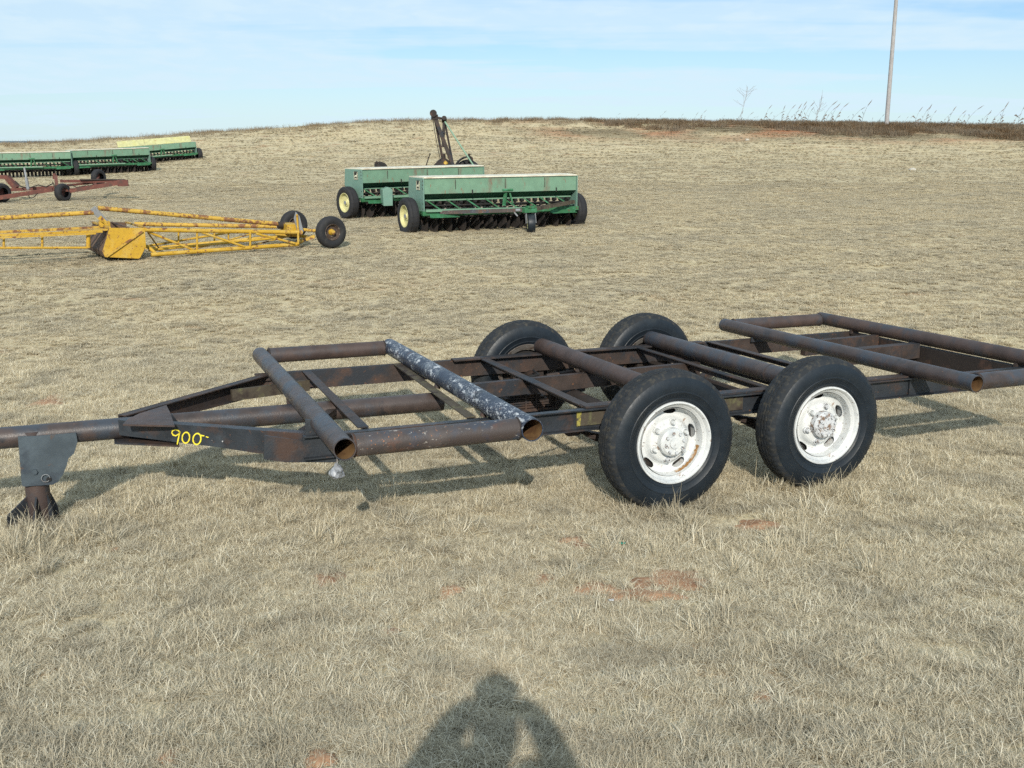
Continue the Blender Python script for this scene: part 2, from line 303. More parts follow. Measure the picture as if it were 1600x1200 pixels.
# darker weeds and red earth on the bank just below the crest
yy = rng(sep.outputs['Y'], 61.5, 66.0); xx = rng(sep.outputs['X'], -2, 4)
bank = mth(t, 'MULTIPLY', mth(t, 'MULTIPLY', yy, xx), rng(noise(.16, (1, 2.2, 1), 6, 5), .34, .52))
bank = mth(t, 'MULTIPLY', bank, mth(t, 'SUBTRACT', 1.0, rng(sep.outputs['Y'], 71, 76)))
bc = mixc(t, rng(noise(.35, (.6, 1, 1), 5, 8), .44, .58), (.10, .075, .045), (.30, .12, .06))
c = mixc(t, mth(t, 'MULTIPLY', bank, .85), c, bc)
t.links.new(c, b.inputs['Base Color'])
bp = t.nodes.new('ShaderNodeBump'); bp.inputs['Strength'].default_value = .6; bp.inputs['Distance'].default_value = .012
t.links.new(noise(60, (1, 1, 1), 8), bp.inputs['Height']); t.links.new(bp.outputs[0], b.inputs['Normal'])
ground.data.materials.append(gm)

def leafmat(name, c0, c1, c2, bankmix=False):
    m = bpy.data.materials.new(name); m.use_nodes = True; t = m.node_tree; n = t.nodes
    n.remove(n['Principled BSDF']); o = n['Material Output']
    g, noise, rng, grey, dark, sep = field_colour(t)
    at = n.new('ShaderNodeAttribute'); at.attribute_name = 'tint'
    c = mixc(t, rng(at.outputs['Fac'], 0, .5), c0, c1); c = mixc(t, rng(at.outputs['Fac'], .55, 1), c, c2)
    c = mixc(t, mth(t, 'MULTIPLY', grey, .58), c, (.40, .37, .305)); c = mixc(t, mth(t, 'MULTIPLY', dark, .22), c, (.38, .33, .235))
    clump = rng(noise(2.6, (1, 1.2, .2), 5, 17), .50, .66); c = mixc(t, mth(t, 'MULTIPLY', clump, .42), c, (.30, .27, .21))
    if bankmix: c = mixc(t, .55, c, (.085, .065, .040))
    d = n.new('ShaderNodeBsdfDiffuse'); tr = n.new('ShaderNodeBsdfTranslucent'); ms = n.new('ShaderNodeMixShader'); ms.inputs[0].default_value = .28
    t.links.new(c, d.inputs[0]); t.links.new(c, tr.inputs[0]); t.links.new(d.outputs[0], ms.inputs[1]); t.links.new(tr.outputs[0], ms.inputs[2]); t.links.new(ms.outputs[0], o.inputs[0])
    return m
GRASS = leafmat('dry_grass_blade', (.33, .275, .185), (.78, .675, .465), (.97, .91, .74))
GRASSF = leafmat('dry_grass_far_blade', (.44, .37, .25), (.66, .565, .39), (.80, .72, .54))
WEED = leafmat('brown_weed_blade', (.13, .09, .055), (.24, .17, .10), (.38, .30, .19))
BANKM = leafmat('dark_bank_weed', (.07, .050, .030), (.17, .11, .062), (.30, .20, .12))

def blade_patch(name, rad, nb, lmin, lmax, wd, lift, seed, m, clump=0):
    """a round mat of bent dry blades; lift = how far they stand up"""
    rg = np.random.default_rng(seed); vs, fs, tint = [], [], []
    cl = [(rad * math.sqrt(rg.random()) * .9, rg.random() * 6.283) for _ in range(max(1, clump))]
    for _ in range(nb):
        if clump and rg.random() < .75:
            q = cl[rg.integers(len(cl))]; bx, by = q[0] * math.cos(q[1]) + rg.normal() * .018, q[0] * math.sin(q[1]) + rg.normal() * .018
        else:
            r, a = rad * math.sqrt(rg.random()) * (1 - .15 * rg.random()), rg.random() * 6.283; bx, by = r * math.cos(a), r * math.sin(a)
        L = rg.uniform(lmin, lmax) * (1 if rg.random() < .8 else 1.5); a = rg.random() * 6.283
        el = rg.uniform(.0, 1.2) * lift; bend = rg.uniform(-.3, 1.9); w_ = wd * rg.uniform(.6, 1.3); twist = rg.uniform(-.7, .7)
        p = V((bx, by, -.004)); k = 3; tn = float(rg.random()) * (1. if rg.random() < .75 else .3); base = len(vs)
        for j in range(k + 1):
            f_ = j / k; dirh = V((math.cos(a), math.sin(a), 0)); side = V((-math.sin(a), math.cos(a), 0))
            sd = side + V((0, 0, .6 * twist)); ww = w_ * (1 - .85 * f_ ** 2) / 2
            vs.append(p - sd * ww); vs.append(p + sd * ww)
            e = el - bend * f_; step = L / k
            p = p + (dirh * math.cos(e) + V((0, 0, math.sin(e)))) * step
            p.z = max(p.z, .001 + .012 * rg.random()); a += rg.normal() * .34
        for j in range(k): i = base + 2 * j; fs.append((i, i + 1, i + 3, i + 2)); tint.append(tn)
    me = bpy.data.meshes.new(name); me.from_pydata([tuple(q) for q in vs], [], fs); at = me.attributes.new('tint', 'FLOAT', 'FACE'); at.data.foreach_set('value', tint)
    me.materials.append(m); me.update(); return bpy.data.objects.new(name, me)

def scatter(name, pts, rotz, scl, variants, label):
    """one object of 'stuff': geometry nodes put a blade mat on each point"""
    me = bpy.data.meshes.new(name); me.vertices.add(len(pts)); me.vertices.foreach_set('co', np.asarray(pts, float).ravel())
    for k, v, ty in (('rot', rotz, 'FLOAT'), ('scl', scl, 'FLOAT')): a = me.attributes.new(k, ty, 'POINT'); a.data.foreach_set('value', np.asarray(v, float))
    me.update(); o = bpy.data.objects.new(name, me); COL.objects.link(o); tag(o, label, kind='stuff')
    c = bpy.data.collections.new(name + '_kinds')
    for v in variants: c.objects.link(v)
    ng = bpy.data.node_groups.new(name, 'GeometryNodeTree')
    ng.interface.new_socket('Geometry', in_out='INPUT', socket_type='NodeSocketGeometry'); ng.interface.new_socket('Geometry', in_out='OUTPUT', socket_type='NodeSocketGeometry')
    n = ng.nodes; gi = n.new('NodeGroupInput'); go = n.new('NodeGroupOutput'); ip = n.new('GeometryNodeInstanceOnPoints'); ci = n.new('GeometryNodeCollectionInfo')
    ci.inputs['Collection'].default_value = c; ci.inputs['Separate Children'].default_value = True; ci.inputs['Reset Children'].default_value = True
    ip.inputs['Pick Instance'].default_value = True
    rv = n.new('FunctionNodeRandomValue'); rv.data_type = 'INT'; rv.inputs[4].default_value = 0; rv.inputs[5].default_value = len(variants) - 1
    ng.links.new(rv.outputs[2], ip.inputs['Instance Index'])
    na = n.new('GeometryNodeInputNamedAttribute'); na.data_type = 'FLOAT'; na.inputs[0].default_value = 'rot'
    cx = n.new('ShaderNodeCombineXYZ'); ng.links.new(na.outputs[0], cx.inputs[2]); ng.links.new(cx.outputs[0], ip.inputs['Rotation'])
    nb = n.new('GeometryNodeInputNamedAttribute'); nb.data_type = 'FLOAT'; nb.inputs[0].default_value = 'scl'; ng.links.new(nb.outputs[0], ip.inputs['Scale'])
    ng.links.new(gi.outputs[0], ip.inputs['Points']); ng.links.new(ci.outputs[0], ip.inputs['Instance']); ng.links.new(ip.outputs[0], go.inputs[0])
    md = o.modifiers.new('scatter', 'NODES'); md.node_group = ng
    return o

# bare red earth showing between the grass
SOIL = [(1050, 910, .15, .05), (930, 921, .09, .035), (1005, 932, .14, .025), (205, 857, .06, .03), (1182, 822, .10, .03), (498, 1190, .04, .02), (1190, 1092, .05, .02),
        (905, 856, .05, .02), (78, 628, .10, .10), (512, 906, .06, .04), (610, 992, .03, .02), (700, 925, .05, .03), (262, 1188, .03, .015), (860, 908, .06, .025), (890, 845, .05, .02)]
def ground_hit(px, py):
    d = ray(px, py); t = 2.0
    for _ in range(60):
        p = d * t; e = p.z - Hs(p.x, p.y)
        t += e / max(.05, -d.z + .02) * .9
    return d * t
SC = [(ground_hit(a, b_), rx, ry) for a, b_, rx, ry in SOIL]
def in_soil(x, y, k=1.):
    for p, rx, ry in SC:
        if ((x - p.x) / (rx * k * .8 + .01)) ** 2 + ((y - p.y) / (ry * 1.7 * k + .01)) ** 2 < 1: return True
    return False
rs = random.Random(5); mb = MB()
for p, rx, ry in SC:
    n_ = 26; ph = rs.random() * 6; ring = []
    for i in range(n_):
        a = 2 * math.pi * i / n_; q = 1 + .22 * math.sin(3 * a + ph) + .14 * math.sin(7 * a + 2 * ph) + .1 * rs.uniform(-1, 1)
        x_, y_ = p.x + rx * 1.35 * q * math.cos(a), p.y + (ry * 2.2 + .02) * q * math.sin(a); ring.append(V((x_, y_, Hs(x_, y_) + .006)))
    mid = [V((p.x + (r.x - p.x) * .55, p.y + (r.y - p.y) * .55, r.z + .010 + rs.uniform(0, .006))) for r in ring]
    b0 = len(mb.v); mb.add(ring + mid + [V((p.x, p.y, Hs(p.x, p.y) + .02))], [(i, (i + 1) % n_, n_ + (i + 1) % n_, n_ + i) for i in range(n_)] + [(n_ + i, n_ + (i + 1) % n_, 2 * n_) for i in range(n_)])
SOILM = mat('red_earth', (.31, .175, .10), [((.40, .27, .17), 18, .5, .66), ((.20, .10, .055), 9, .52, .66), ((.42, .36, .25), 60, .58, .66)], rough=.95, bump=1., bscale=50, coord='Object', vary=.2)
tag(mb.build('red_soil', SOILM, smooth=80), 'bare red earth showing through the dry grass', kind='stuff')

rg = np.random.default_rng(11)
def field(y0, y1, dens, margin, soilk):
    st = 1 / math.sqrt(dens); gx_, gy_ = np.meshgrid(np.arange(-(.58 * y1 + margin), .58 * y1 + margin, st), np.arange(y0, y1, st)); gx_[::2] += st / 2
    x_ = gx_.ravel() + rg.uniform(-.42, .42, gx_.size) * st; y_ = gy_.ravel() + rg.uniform(-.42, .42, gx_.size) * st
    k = np.abs(x_) < .56 * y_ + margin; x_, y_ = x_[k], y_[k]
    if soilk: kk = np.array([not in_soil(a, b_, soilk) for a, b_ in zip(x_, y_)]); x_, y_ = x_[kk], y_[kk]
    return x_, y_
mats = [blade_patch('grass_mat', .21, 2300, .02, .062, .0022, (.55, .8, 1.0, .7, .9, .6, .85, 1.1, .75)[i], 100 + i, GRASS, clump=(8, 14, 20)[i % 3]) for i in range(9)]
tufts = [blade_patch('grass_tuft', (.07, .10, .13)[i % 3], 220, .045, .125, .0026, (.9, 1.1, 1.2)[i % 3], 200 + i, GRASS, clump=1 + i % 4) for i in range(9)]
coarse = [blade_patch('coarse_mat', .45, 1700, .03, .085, .0048, .5, 300 + i, GRASSF, clump=20) for i in range(5)]
far_ = [blade_patch('far_mat', .8, 1200, .05, .11, .008, .38, 400 + i, GRASSF, clump=10) for i in range(4)]
x_, y_ = field(1.6, 10, 26, 2.5, 1.0); scatter('dry_grass', np.stack([x_, y_, H(x_, y_)], -1), rg.uniform(0, 6.28, len(x_)), rg.uniform(.75, 1.25, len(x_)), mats, 'short matted dry grass covering the near ground')
x_, y_ = field(1.6, 14, 9.0, 1.5, 1.3)
kp = (np.sin(x_ * 1.7 + 1) * np.sin(y_ * 1.9) + .9 * np.exp(-((y_ - 4.7) / 1.3) ** 2) + rg.uniform(-1.1, .8, len(x_))) > 0
x_, y_ = x_[kp], y_[kp]
ex_ = [(.917, 5.59), (1.93, 6.0), (.086, 7.64), (1.10, 8.05)]
for cx_, cy_ in ex_:
    x_ = np.append(x_, cx_ + rg.normal(0, .20, 16)); y_ = np.append(y_, cy_ - .10 + rg.normal(0, .08, 16))
x_ = np.append(x_, rg.uniform(-2.75, -2.35, 16)); y_ = np.append(y_, rg.uniform(4.75, 5.15, 16))
scatter('grass_tufts', np.stack([x_, y_, H(x_, y_)], -1), rg.uniform(0, 6.28, len(x_)), rg.uniform(.6, 1.15, len(x_)) * (1 + .35 * np.exp(-((y_ - 5.4) / 1.0) ** 2)), tufts, 'longer tufts of straw coloured grass')
x_, y_ = field(9.4, 40, 6.0, 8, 0); scatter('midfield_grass', np.stack([x_, y_, H(x_, y_)], -1), rg.uniform(0, 6.28, len(x_)), rg.uniform(.7, 1.2, len(x_)), coarse, 'dry grass of the middle field')
x_, y_ = field(39, 75, 2.6, 16, 0); scatter('far_grass', np.stack([x_, y_, H(x_, y_)], -1), rg.uniform(0, 6.28, len(x_)), rg.uniform(.5, 1.1, len(x_)) , far_, 'dry grass of the rising hillside')

# taller dark growth along the bank and a thin fringe of stalks along the crest
def upright(name, rad, nb, lmin, lmax, wd, seed, m):
    rg2 = np.random.default_rng(seed); vs, fs, tint = [], [], []
    for _ in range(nb):
        r, a = rad * math.sqrt(rg2.random()), rg2.random() * 6.283; p = V((r * math.cos(a), r * math.sin(a), -.02)); a = rg2.random() * 6.283
        L = rg2.uniform(lmin, lmax); e = rg2.uniform(.9, 1.5); tn = float(rg2.random()); base = len(vs)
        for j in range(3):
            ww = wd * (1 - .4 * j) / 2; s_ = V((-math.sin(a), math.cos(a), 0)) * ww; vs += [p - s_, p + s_]
            p = p + (V((math.cos(a), math.sin(a), 0)) * math.cos(e) + V((0, 0, math.sin(e)))) * L / 2; e -= rg2.uniform(.0, .5)
        for j in range(2): i = base + 2 * j; fs.append((i, i + 1, i + 3, i + 2)); tint.append(tn)
    me = bpy.data.meshes.new(name); me.from_pydata([tuple(q) for q in vs], [], fs); at = me.attributes.new('tint', 'FLOAT', 'FACE'); at.data.foreach_set('value', tint)
    me.materials.append(m); me.update(); return bpy.data.objects.new(name, me)
bank = [upright('bank_weed', .55, 170, .12, .40, .022, 500 + i, BANKM) for i in range(4)]
n_ = 2300; y_ = rg.uniform(62.5, 71.5, n_); x_ = rg.uniform(-3, 50, n_)
kp = (rg.random(n_) < np.clip((x_ + 3) / 20, .12, 1)) & (y_ > 68.5 - np.clip(x_ - 2, 0, 30) * .13 + 1.2 * np.sin(x_ * .5)) ; x_, y_ = x_[kp], y_[kp]
scatter('bank_weeds', np.stack([x_, y_, H(x_, y_)], -1), rg.uniform(0, 6.28, len(x_)), rg.uniform(.5, 1.1, len(x_)), bank, 'dark weeds on the bank below the crest')
fr = [upright('crest_grass', .7, 90, .12, .42, .014, 520 + i, WEED) for i in range(4)]
n_ = 900; x_ = rg.uniform(-52, 52, n_); y_ = rg.uniform(67.5, 72.5, n_)
scatter('crest_fringe', np.stack([x_, y_, H(x_, y_)], -1), rg.uniform(0, 6.28, len(x_)), rg.uniform(.4, 1.0, len(x_)), fr, 'thin fringe of dry grass along the crest')
drf = [upright('tangled_stalk', .3, 60, .12, .34, .012, 540 + i, WEED) for i in range(3)]

# distant low land on the left horizon
mb = MB(); xs = np.linspace(-3200, 500, 60); top = []; 
for i, x0 in enumerate(xs): top.append(-2 + 7 * (1 - i / 60) + 1.5 * math.sin(i * .9) + 1.0 * math.sin(i * 2.3))
for i in range(59):
    mb.add([V((xs[i], 4200, -30)), V((xs[i + 1], 4200, -30)), V((xs[i + 1], 4350, top[i + 1])), V((xs[i], 4350, top[i])), V((xs[i + 1], 4800, top[i + 1])), V((xs[i], 4800, top[i])), V((xs[i + 1], 4900, -30)), V((xs[i], 4900, -30))], [(0, 1, 2, 3), (3, 2, 4, 5), (5, 4, 6, 7)])
tag(mb.build('distant_hills', mat('far_woodland', (.10, .16, .20), vary=.1, vscale=.01)), 'low blue wooded land on the far horizon', kind='structure')
# ------------------------------------------------------------------ the pipe-frame trailer
TR = Matrix.Rotation(.3851, 3, 'Z') @ Matrix.Rotation(.0126, 3, 'Y') @ Matrix.Rotation(-.0329, 3, 'X')
TF = Frame((-1.5265 * .88, 6.6966 * .88, -1.6947 * .88), TR)
TO = V((2.0, 0, -.654))
tm = Matrix.Translation(TF.T + TR @ TO) @ TR.to_4x4()
trailer = empty('pipe_trailer', tm, 'rusty flatbed trailer frame welded from pipes, 900 chalked in yellow on its front beam', 'trailer')
def tp(name, mb, m, parent=None, label=None, **k):
    o = mb.build(name, m, parent or trailer, TO, **k)
    if label: o['label'] = label
    return o
W_, RC, ZR, WR = 1.412, .066, -.061, .896
XB, XE, XF, XC, XD, X1, DX, ZA, RT = .989, 4.073, 5.127, 2.102, 3.077, 1.990, 1.098, -.230, .424
def T(px, py, ax, val): return TF.pt(px, py, ax, val)
def pipe(name, p0, p1, r, m, label=None, inner=True):
    o = tp(name, MB().tube(p0, p1, r, wall=.006, n=40), m, label=label, smooth=50)
    if inner:
        d = (V(p1) - V(p0)).normalized()
        tp('pipe_bore', MB().lathe([(r - .0065, 0), (r - .0065, .9), (.001, .9)], V(p0) + d * .004, d, n=32), PIPE_IN, o)
    return o
# cross pipes with open ends
pipe('cross_pipe', (0, -W_ - .01, 0), (0, W_, 0), .057, PIPE, 'foremost cross pipe, open near end')
pipe('cross_pipe', (XB, -W_ - .01, 0), (XB, W_, 0), .062, PIPE_BLUE, 'dark blue cross pipe with flaking white paint')
pipe('cross_pipe', (XC, -.98, .0), (XC, 1.006, .0), .060, PIPE_RED, 'reddish brown cross pipe between the front wheels')
pipe('cross_pipe', (XD, -.98, .0), (XD, 1.006, .0), .060, PIPE, 'blue black cross pipe between the rear wheels')
pipe('cross_pipe', (XE, -W_, 0), (XE, W_, 0), .056, PIPE)
pipe('cross_pipe', (XF, -W_, .005), (XF, W_, .005), .056, PIPE_RED)
for x, r in ((XC, .0625), (XD, .0625)):
    tp('weld_collar', MB().tube((x, -.62, 0), (x, -.600, 0), r, n=36), PIPE)
# side pipes butted between them
pipe('side_pipe', (.05, -W_ + .062, -.004), (XB - .054, -W_ + .060, -.004), .058, PIPE_SPOT, 'near side pipe speckled with white and orange', inner=False)
pipe('side_pipe', (.05, W_ - .058, 0), (XB - .054, W_ - .058, 0), .056, PIPE_RED, inner=False)
pipe('side_pipe', (XE + .05, -W_ + .058, 0), (XF - .05, -W_ + .058, 0), .055, PIPE, inner=False)
pipe('side_pipe', (XE + .05, W_ - .058, 0), (XF - .05, W_ - .058, 0), .055, PIPE_RED, inner=False)
for p0, p1, r in (((.052, -W_ + .062, -.004), (.066, -W_ + .062, -.004), .062), ((XB - .066, -W_ + .060, -.004), (XB - .052, -W_ + .060, -.004), .062), ((.050, W_ - .058, 0), (.064, W_ - .058, 0), .060), ((XB - .066, W_ - .058, 0), (XB - .05, W_ - .058, 0), .060),
                  ((XE + .05, -W_ + .058, 0), (XE + .063, -W_ + .058, 0), .059), ((XE + .05, W_ - .058, 0), (XE + .063, W_ - .058, 0), .059), ((XF - .066, W_ - .058, 0), (XF - .052, W_ - .058, 0), .059)):
    tp('weld_bead', MB().lathe([(r - .006, 0), (r, .005), (r, .009), (r - .006, .014)], p0, V(p1) - V(p0), n=40, fn=lambda j, i, a, b_: (a + .0012 * math.sin(i * 2.3), b_)), DARK)
# main rails, C channels open to the inside
yn, yf = RC - WR, RC + WR
rail = MB().chan((-.10, yn, ZR - .065), (5.20, yn, ZR - .065), .13, -.05); tp('frame_rail', rail, BLUEBLK)
rail = MB().chan((-.10, yf, ZR - .065), (5.20, yf, ZR - .065), .13, .05); rl = tp('frame_rail', rail, RUST)
# make sure both open inward
# doubled plates on the rails
tp('rail_plate', MB().plate([(1.52, yn - .012, ZR - .012), (2.7, yn - .012, ZR - .012), (2.7, yn - .012, ZR - .105), (1.52, yn - .012, ZR - .105)], .010), MOSS, label='lichened doubling plate with a yellow chalked edge')
tp('rail_flange', MB().box((2.9, yn + .012, ZR + .008), (2.65, .085, .012)), RUST)
tp('rail_flange', MB().box((2.45, yf - .016, ZR + .008), (2.2, .085, .012)), RUST)
tp('chalk_mark', MB().plate([(1.522, yn - .0185, ZR - .012), (1.553, yn - .0185, ZR - .015), (1.545, yn - .0185, ZR - .104), (1.522, yn - .0185, ZR - .104)], .002), mat('faint_yellow_chalk', (.30, .26, .06), [((.07, .06, .045), 40, .45, .6)], rough=.9))
# centre rail between the springs
tp('centre_rail', MB().chan((1.20, .085, ZR - .055), (3.05, .20, ZR - .055), .105, .05), RUST)
tp('centre_rail', MB().bar((4.28, .16, ZR - .045), (5.09, .16, ZR - .035), .09, .12), RUST)
tp('centre_rail', MB().bar((4.32, .62, ZR - .045), (5.09, .62, ZR - .035), .06, .12), RUST)
tp('rear_crossmember', MB().bar((5.13, yn + .012, ZR - .075), (5.13, yf - .012, ZR - .075), .07, .14), DARK)
# crossmembers, angle iron lying on the rails
def cross(xn, xf, wd=.055, m=RUST, h=.05, z=ZR + .010, label=None):
    return tp('crossmember', MB().angle((xn, yn + .01, z), (xf, yf - .01, z), wd, h), m, label=label)
a_ = T(568, 672, 2, ZR); b_ = T(474, 584, 2, ZR); print('CM1', a_, b_)
cross(.235, .250, .06)
cross(T(747, 657, 2, ZR).x - .02, T(618, 571, 2, ZR).x + .02, .06, MOSS)
cross(1.60, 1.59, .065)
cross(2.935, 2.93, .05)
cross(3.02 + .10, 3.11, .03)
cross(3.62, 3.62, .06)
cross(2.30, 2.30, .05, DARK, .08, ZR - .03)
# diagonal under the first bay, and the bar beside the far beam
tp('brace', MB().bar((-.16, -.70, ZR - .075), (.24, -.03, ZR - .07), .05, .035), RUST)
tp('brace', MB().bar((-.30, .66, ZR - .07), (.24, .80, ZR - .07), .03, .075), MOSS)
# drawbar tube and A-frame
pipe('drawbar', (-2.45, 0, -.128), (.955, 0, -.140), .061, PIPE, 'long drawbar pipe running under the deck', inner=False)
def beam(sg):
    p0, p1, p2 = V((-1.01, sg * .075, 0)), V((-.06, sg * WR + RC, 0)), V((.10, sg * WR + RC, 0))
    mb = MB(); d = (p1 - p0).normalized()
    n_ = V((d.y, -d.x, 0)) * (1 if d.y * 1 < 0 else 1)
    n_ = V((-d.y, d.x, 0)); n_ = n_ if n_.y * sg > 0 else -n_            # outward
    top0, top1, b0, b1 = ZR - .006, ZR, ZR - .095, ZR - .132
    web = [p0 + V((0, 0, top0)), p1 + V((0, 0, top1)), p1 + V((0, 0, b1)), p0.lerp(p1, .72) + V((0, 0, b1)), p0.lerp(p1, .55) + V((0, 0, b1 + .014)), p0 + V((0, 0, b0))]
    mb.plate([q - n_ * .004 for q in web], .008)
    for za, zb in ((top0 - .004, top1 - .004), (b0 + .004, b1 + .006)):
        mb.bar(p0 + V((0, 0, za)) - n_ * .036, p1 + V((0, 0, zb)) - n_ * .036, .054, .007)
    return tp('frame_beam', mb, BLUEBLK if sg < 0 else RUST, label='near front beam marked 900' if sg < 0 else None), p0, p1, n_
bn, q0, q1, nn = beam(-1); beam(1)
# corner where the near beam meets the rail and the first cross pipe
tp('corner_plate', MB().plate([(-.10, yn - .008, ZR), (.16, yn - .008, ZR), (.16, yn - .008, ZR - .13), (-.10, yn - .008, ZR - .132)], .006), BLUEBLK)
gp = [T(a, b_, 1, yn - .010) for a, b_ in ((477, 655), (492, 655), (545, 712), (523, 722), (445, 722), (412, 717), (413, 680), (477, 689))]
tp('gusset', MB().plate(gp, .012), BLUEBLK)
tp('gusset', MB().box((.0, yf - .02, -.06), (.07, .012, .09)), RUST)
tp('pipe_post', MB().box((-.01, .06, -.062), (.05, .012, .10)), RUST)
for y in (yn + .06, .10, yf - .05): tp('pipe_post', MB().tube((XB - .035, y, ZR - .01), (XB - .01, y, -.02), .022, n=14), RUST)
for y in (yn + .03, yf - .03): tp('gusset', MB().plate([(XE - .03, y, .0), (XE + .11, y, -.02), (XE + .13, y, ZR - .02), (XE - .05, y, ZR - .02)], .012), BLUEBLK)
tp('gusset', MB().plate([(XE - .01, yn - .02, ZR + .015), (XE + .02, yn - .02, .02), (XE + .20, yn - .02, ZR - .05), (XE + .17, yn - .02, ZR - .125), (XE - .01, yn - .02, ZR - .125)], .008), BLUEBLK)
for y in (yn + .02, yf - .02): tp('pipe_post', MB().box((XF, y, ZR + .012), (.08, .03, .05)), RUST)
# wedge plate over the drawbar
gp = [T(192, 664, 2, ZR + .002), T(200, 656, 2, ZR + .002), T(218, 647, 2, ZR + .002), T(260, 634, 2, ZR + .002), T(266, 646, 2, ZR + .002), T(273, 666, 2, ZR + .002)]
tp('wedge_plate', MB().plate(gp, .010), PIPE_RED)
tp('wedge_plate', MB().plate([(-1.04, -.10, -.196), (-1.04, .10, -.196), (-.70, .33, -.190), (-.70, -.33, -.190)], .010), RUST)
# painted 900
pn = (bn, q0, nn)
def bp_(px, py): return TF.plane(px, py, q0 + nn * .0035, nn)
def stroke(pts, wd, mb):
    P = [bp_(*q) for q in pts]; n_ = len(P); L_, R__ = [], []
    for i in range(n_):
        d = (P[min(i + 1, n_ - 1)] - P[max(i - 1, 0)]).normalized(); s_ = nn.cross(d).normalized() * wd / 2 * (1 + .18 * math.sin(i * 2.7)); L_.append(P[i] + s_); R__.append(P[i] - s_)
    vs = L_ + R__; fs = [(i, i + 1, n_ + i + 1, n_ + i) for i in range(n_ - 1)]
    mb.add(vs + [v - nn * .0030 for v in vs], fs + [tuple(2 * n_ + j for j in f)[::-1] for f in fs])
mb = MB()
stroke([(280.5, 675), (278, 672.3), (273.5, 671.5), (269.5, 673), (268.3, 676.5), (270.5, 680), (274.5, 681), (279, 678.5), (281, 674), (279.6, 681), (278, 688), (276.8, 694.5)], .0072, mb)
def oval(cx, cy, rx, ry, tilt): return [(cx + rx * math.cos(a) * math.cos(tilt) - ry * math.sin(a) * math.sin(tilt), cy + rx * math.cos(a) * math.sin(tilt) + ry * math.sin(a) * math.cos(tilt)) for a in [i * math.pi / 7 - 1.9 for i in range(15)]]
stroke(oval(290.3, 684, 5.8, 8.6, .12), .0072, mb)
stroke(oval(307.6, 686, 6.2, 8.8, .15), .0072, mb)
stroke([(312, 680), (316, 680.8), (319, 681.2)], .006, mb); stroke([(321.5, 682.4), (325.5, 683.6)], .0045, mb)
tp('painted_number', mb, YELP, bn, smooth=10)
for q in ((332, 688), (348, 689.5)): tp('bolt_head', MB().tube(bp_(*q), bp_(*q) + nn * .003, .004, n=10), HUBM, bn)
mb = MB()
for q in ((337, 622), (351, 620)): a_ = T(q[0], q[1], 0, -.48); mb.tube(a_, a_ + V((-.004, -.004, 0)), .008, n=10)
# stand under the drawbar
SX = [(28, 682), (60, 681), (119, 676), (121, 690), (116, 708), (107, 716), (104, 728), (98, 742), (90, 753), (82, 757), (36, 760), (34, 757)]
for ys, nm in ((-.069, 'stand_plate'), (.069, 'stand_plate')):
    pts = [T(a, b_, 1, -.069) for a, b_ in SX]; pts = [V((p.x, ys, p.z)) for p in pts]
    o = tp(nm, MB().plate(pts, .010), PLATE)
    if ys < 0:
        a_ = T(76.5, 749, 1, -.078); tp('bolt_hole', MB().tube(a_, a_ + V((0, -.002, 0)), .014, n=12), BLK, o)
        a_ = T(54, 737, 1, -.074); tp('bolt', MB().tube(a_, a_ + V((0, -.012, 0)), .016, n=6), PLATE, o)
        a_ = T(71.5, 747, 1, -.080)
        tp('clip', MB().path([a_ + V((.022 * math.cos(t_), -.004, .022 * math.sin(t_))) for t_ in [i * .5 for i in range(12)]], .0025, 6), GREYS, o)
pc = T(59, 760, 1, 0); bx_ = pc.x
tp('stand_leg', MB().tube((bx_, 0, -.10), (bx_ - .004, 0, -.625), .064, wall=.008, n=32), PIPE_RED)
for a, L in ((205, .115), (262, .10), (322, .02), (90, .08), (20, .03)):
    d = V((math.cos(R_(a)), math.sin(R_(a)), 0)); c_ = V((bx_, 0, 0))
    tp('stand_fin', MB().plate([c_ + d * .060 + V((0, 0, -.47)), c_ + d * (.064 + L) + V((0, 0, -.56)), c_ + d * (.070 + L) + V((0, 0, -.625)), c_ + d * .060 + V((0, 0, -.635))], .010), BLUEBLK)
# frosted lump caught at the near corner
# wheels
def make_tyre(seg=240):
    prof = [(.232, .022), (.240, .006), (.250, .004), (.262, -.003), (.266, -.007), (.270, -.006), (.300, -.014), (.303, -.0165), (.307, -.0165), (.310, -.0145), (.335, -.017), (.365, -.011), (.390, .000), (.404, .010), (.411, .017), (.4165, .027), (.4195, .040), (.421, .050), (.421, .0505), (.414, .0520), (.414, .0570), (.4225, .0585), (.423, .0780), (.416, .0795), (.416, .0855), (.4235, .0870), (.4240, .0950)]
    prof = prof + [(r, .190 - y) for r, y in prof[-2::-1]]; prof += [(.225, .16), (.225, .03)]
    np_ = len(prof)
    def fn(j, i, r, y):
        yy = min(y, .19 - y)
        ph = i % 6
        if .008 < yy < .045 and r > .395: 
            if i % 4 == 0: r -= .0032
        if .045 < yy < .090 and r > .41: y += .0028 * (1 if (i // 3) % 2 else -1)
        return r, y
    return prof, fn
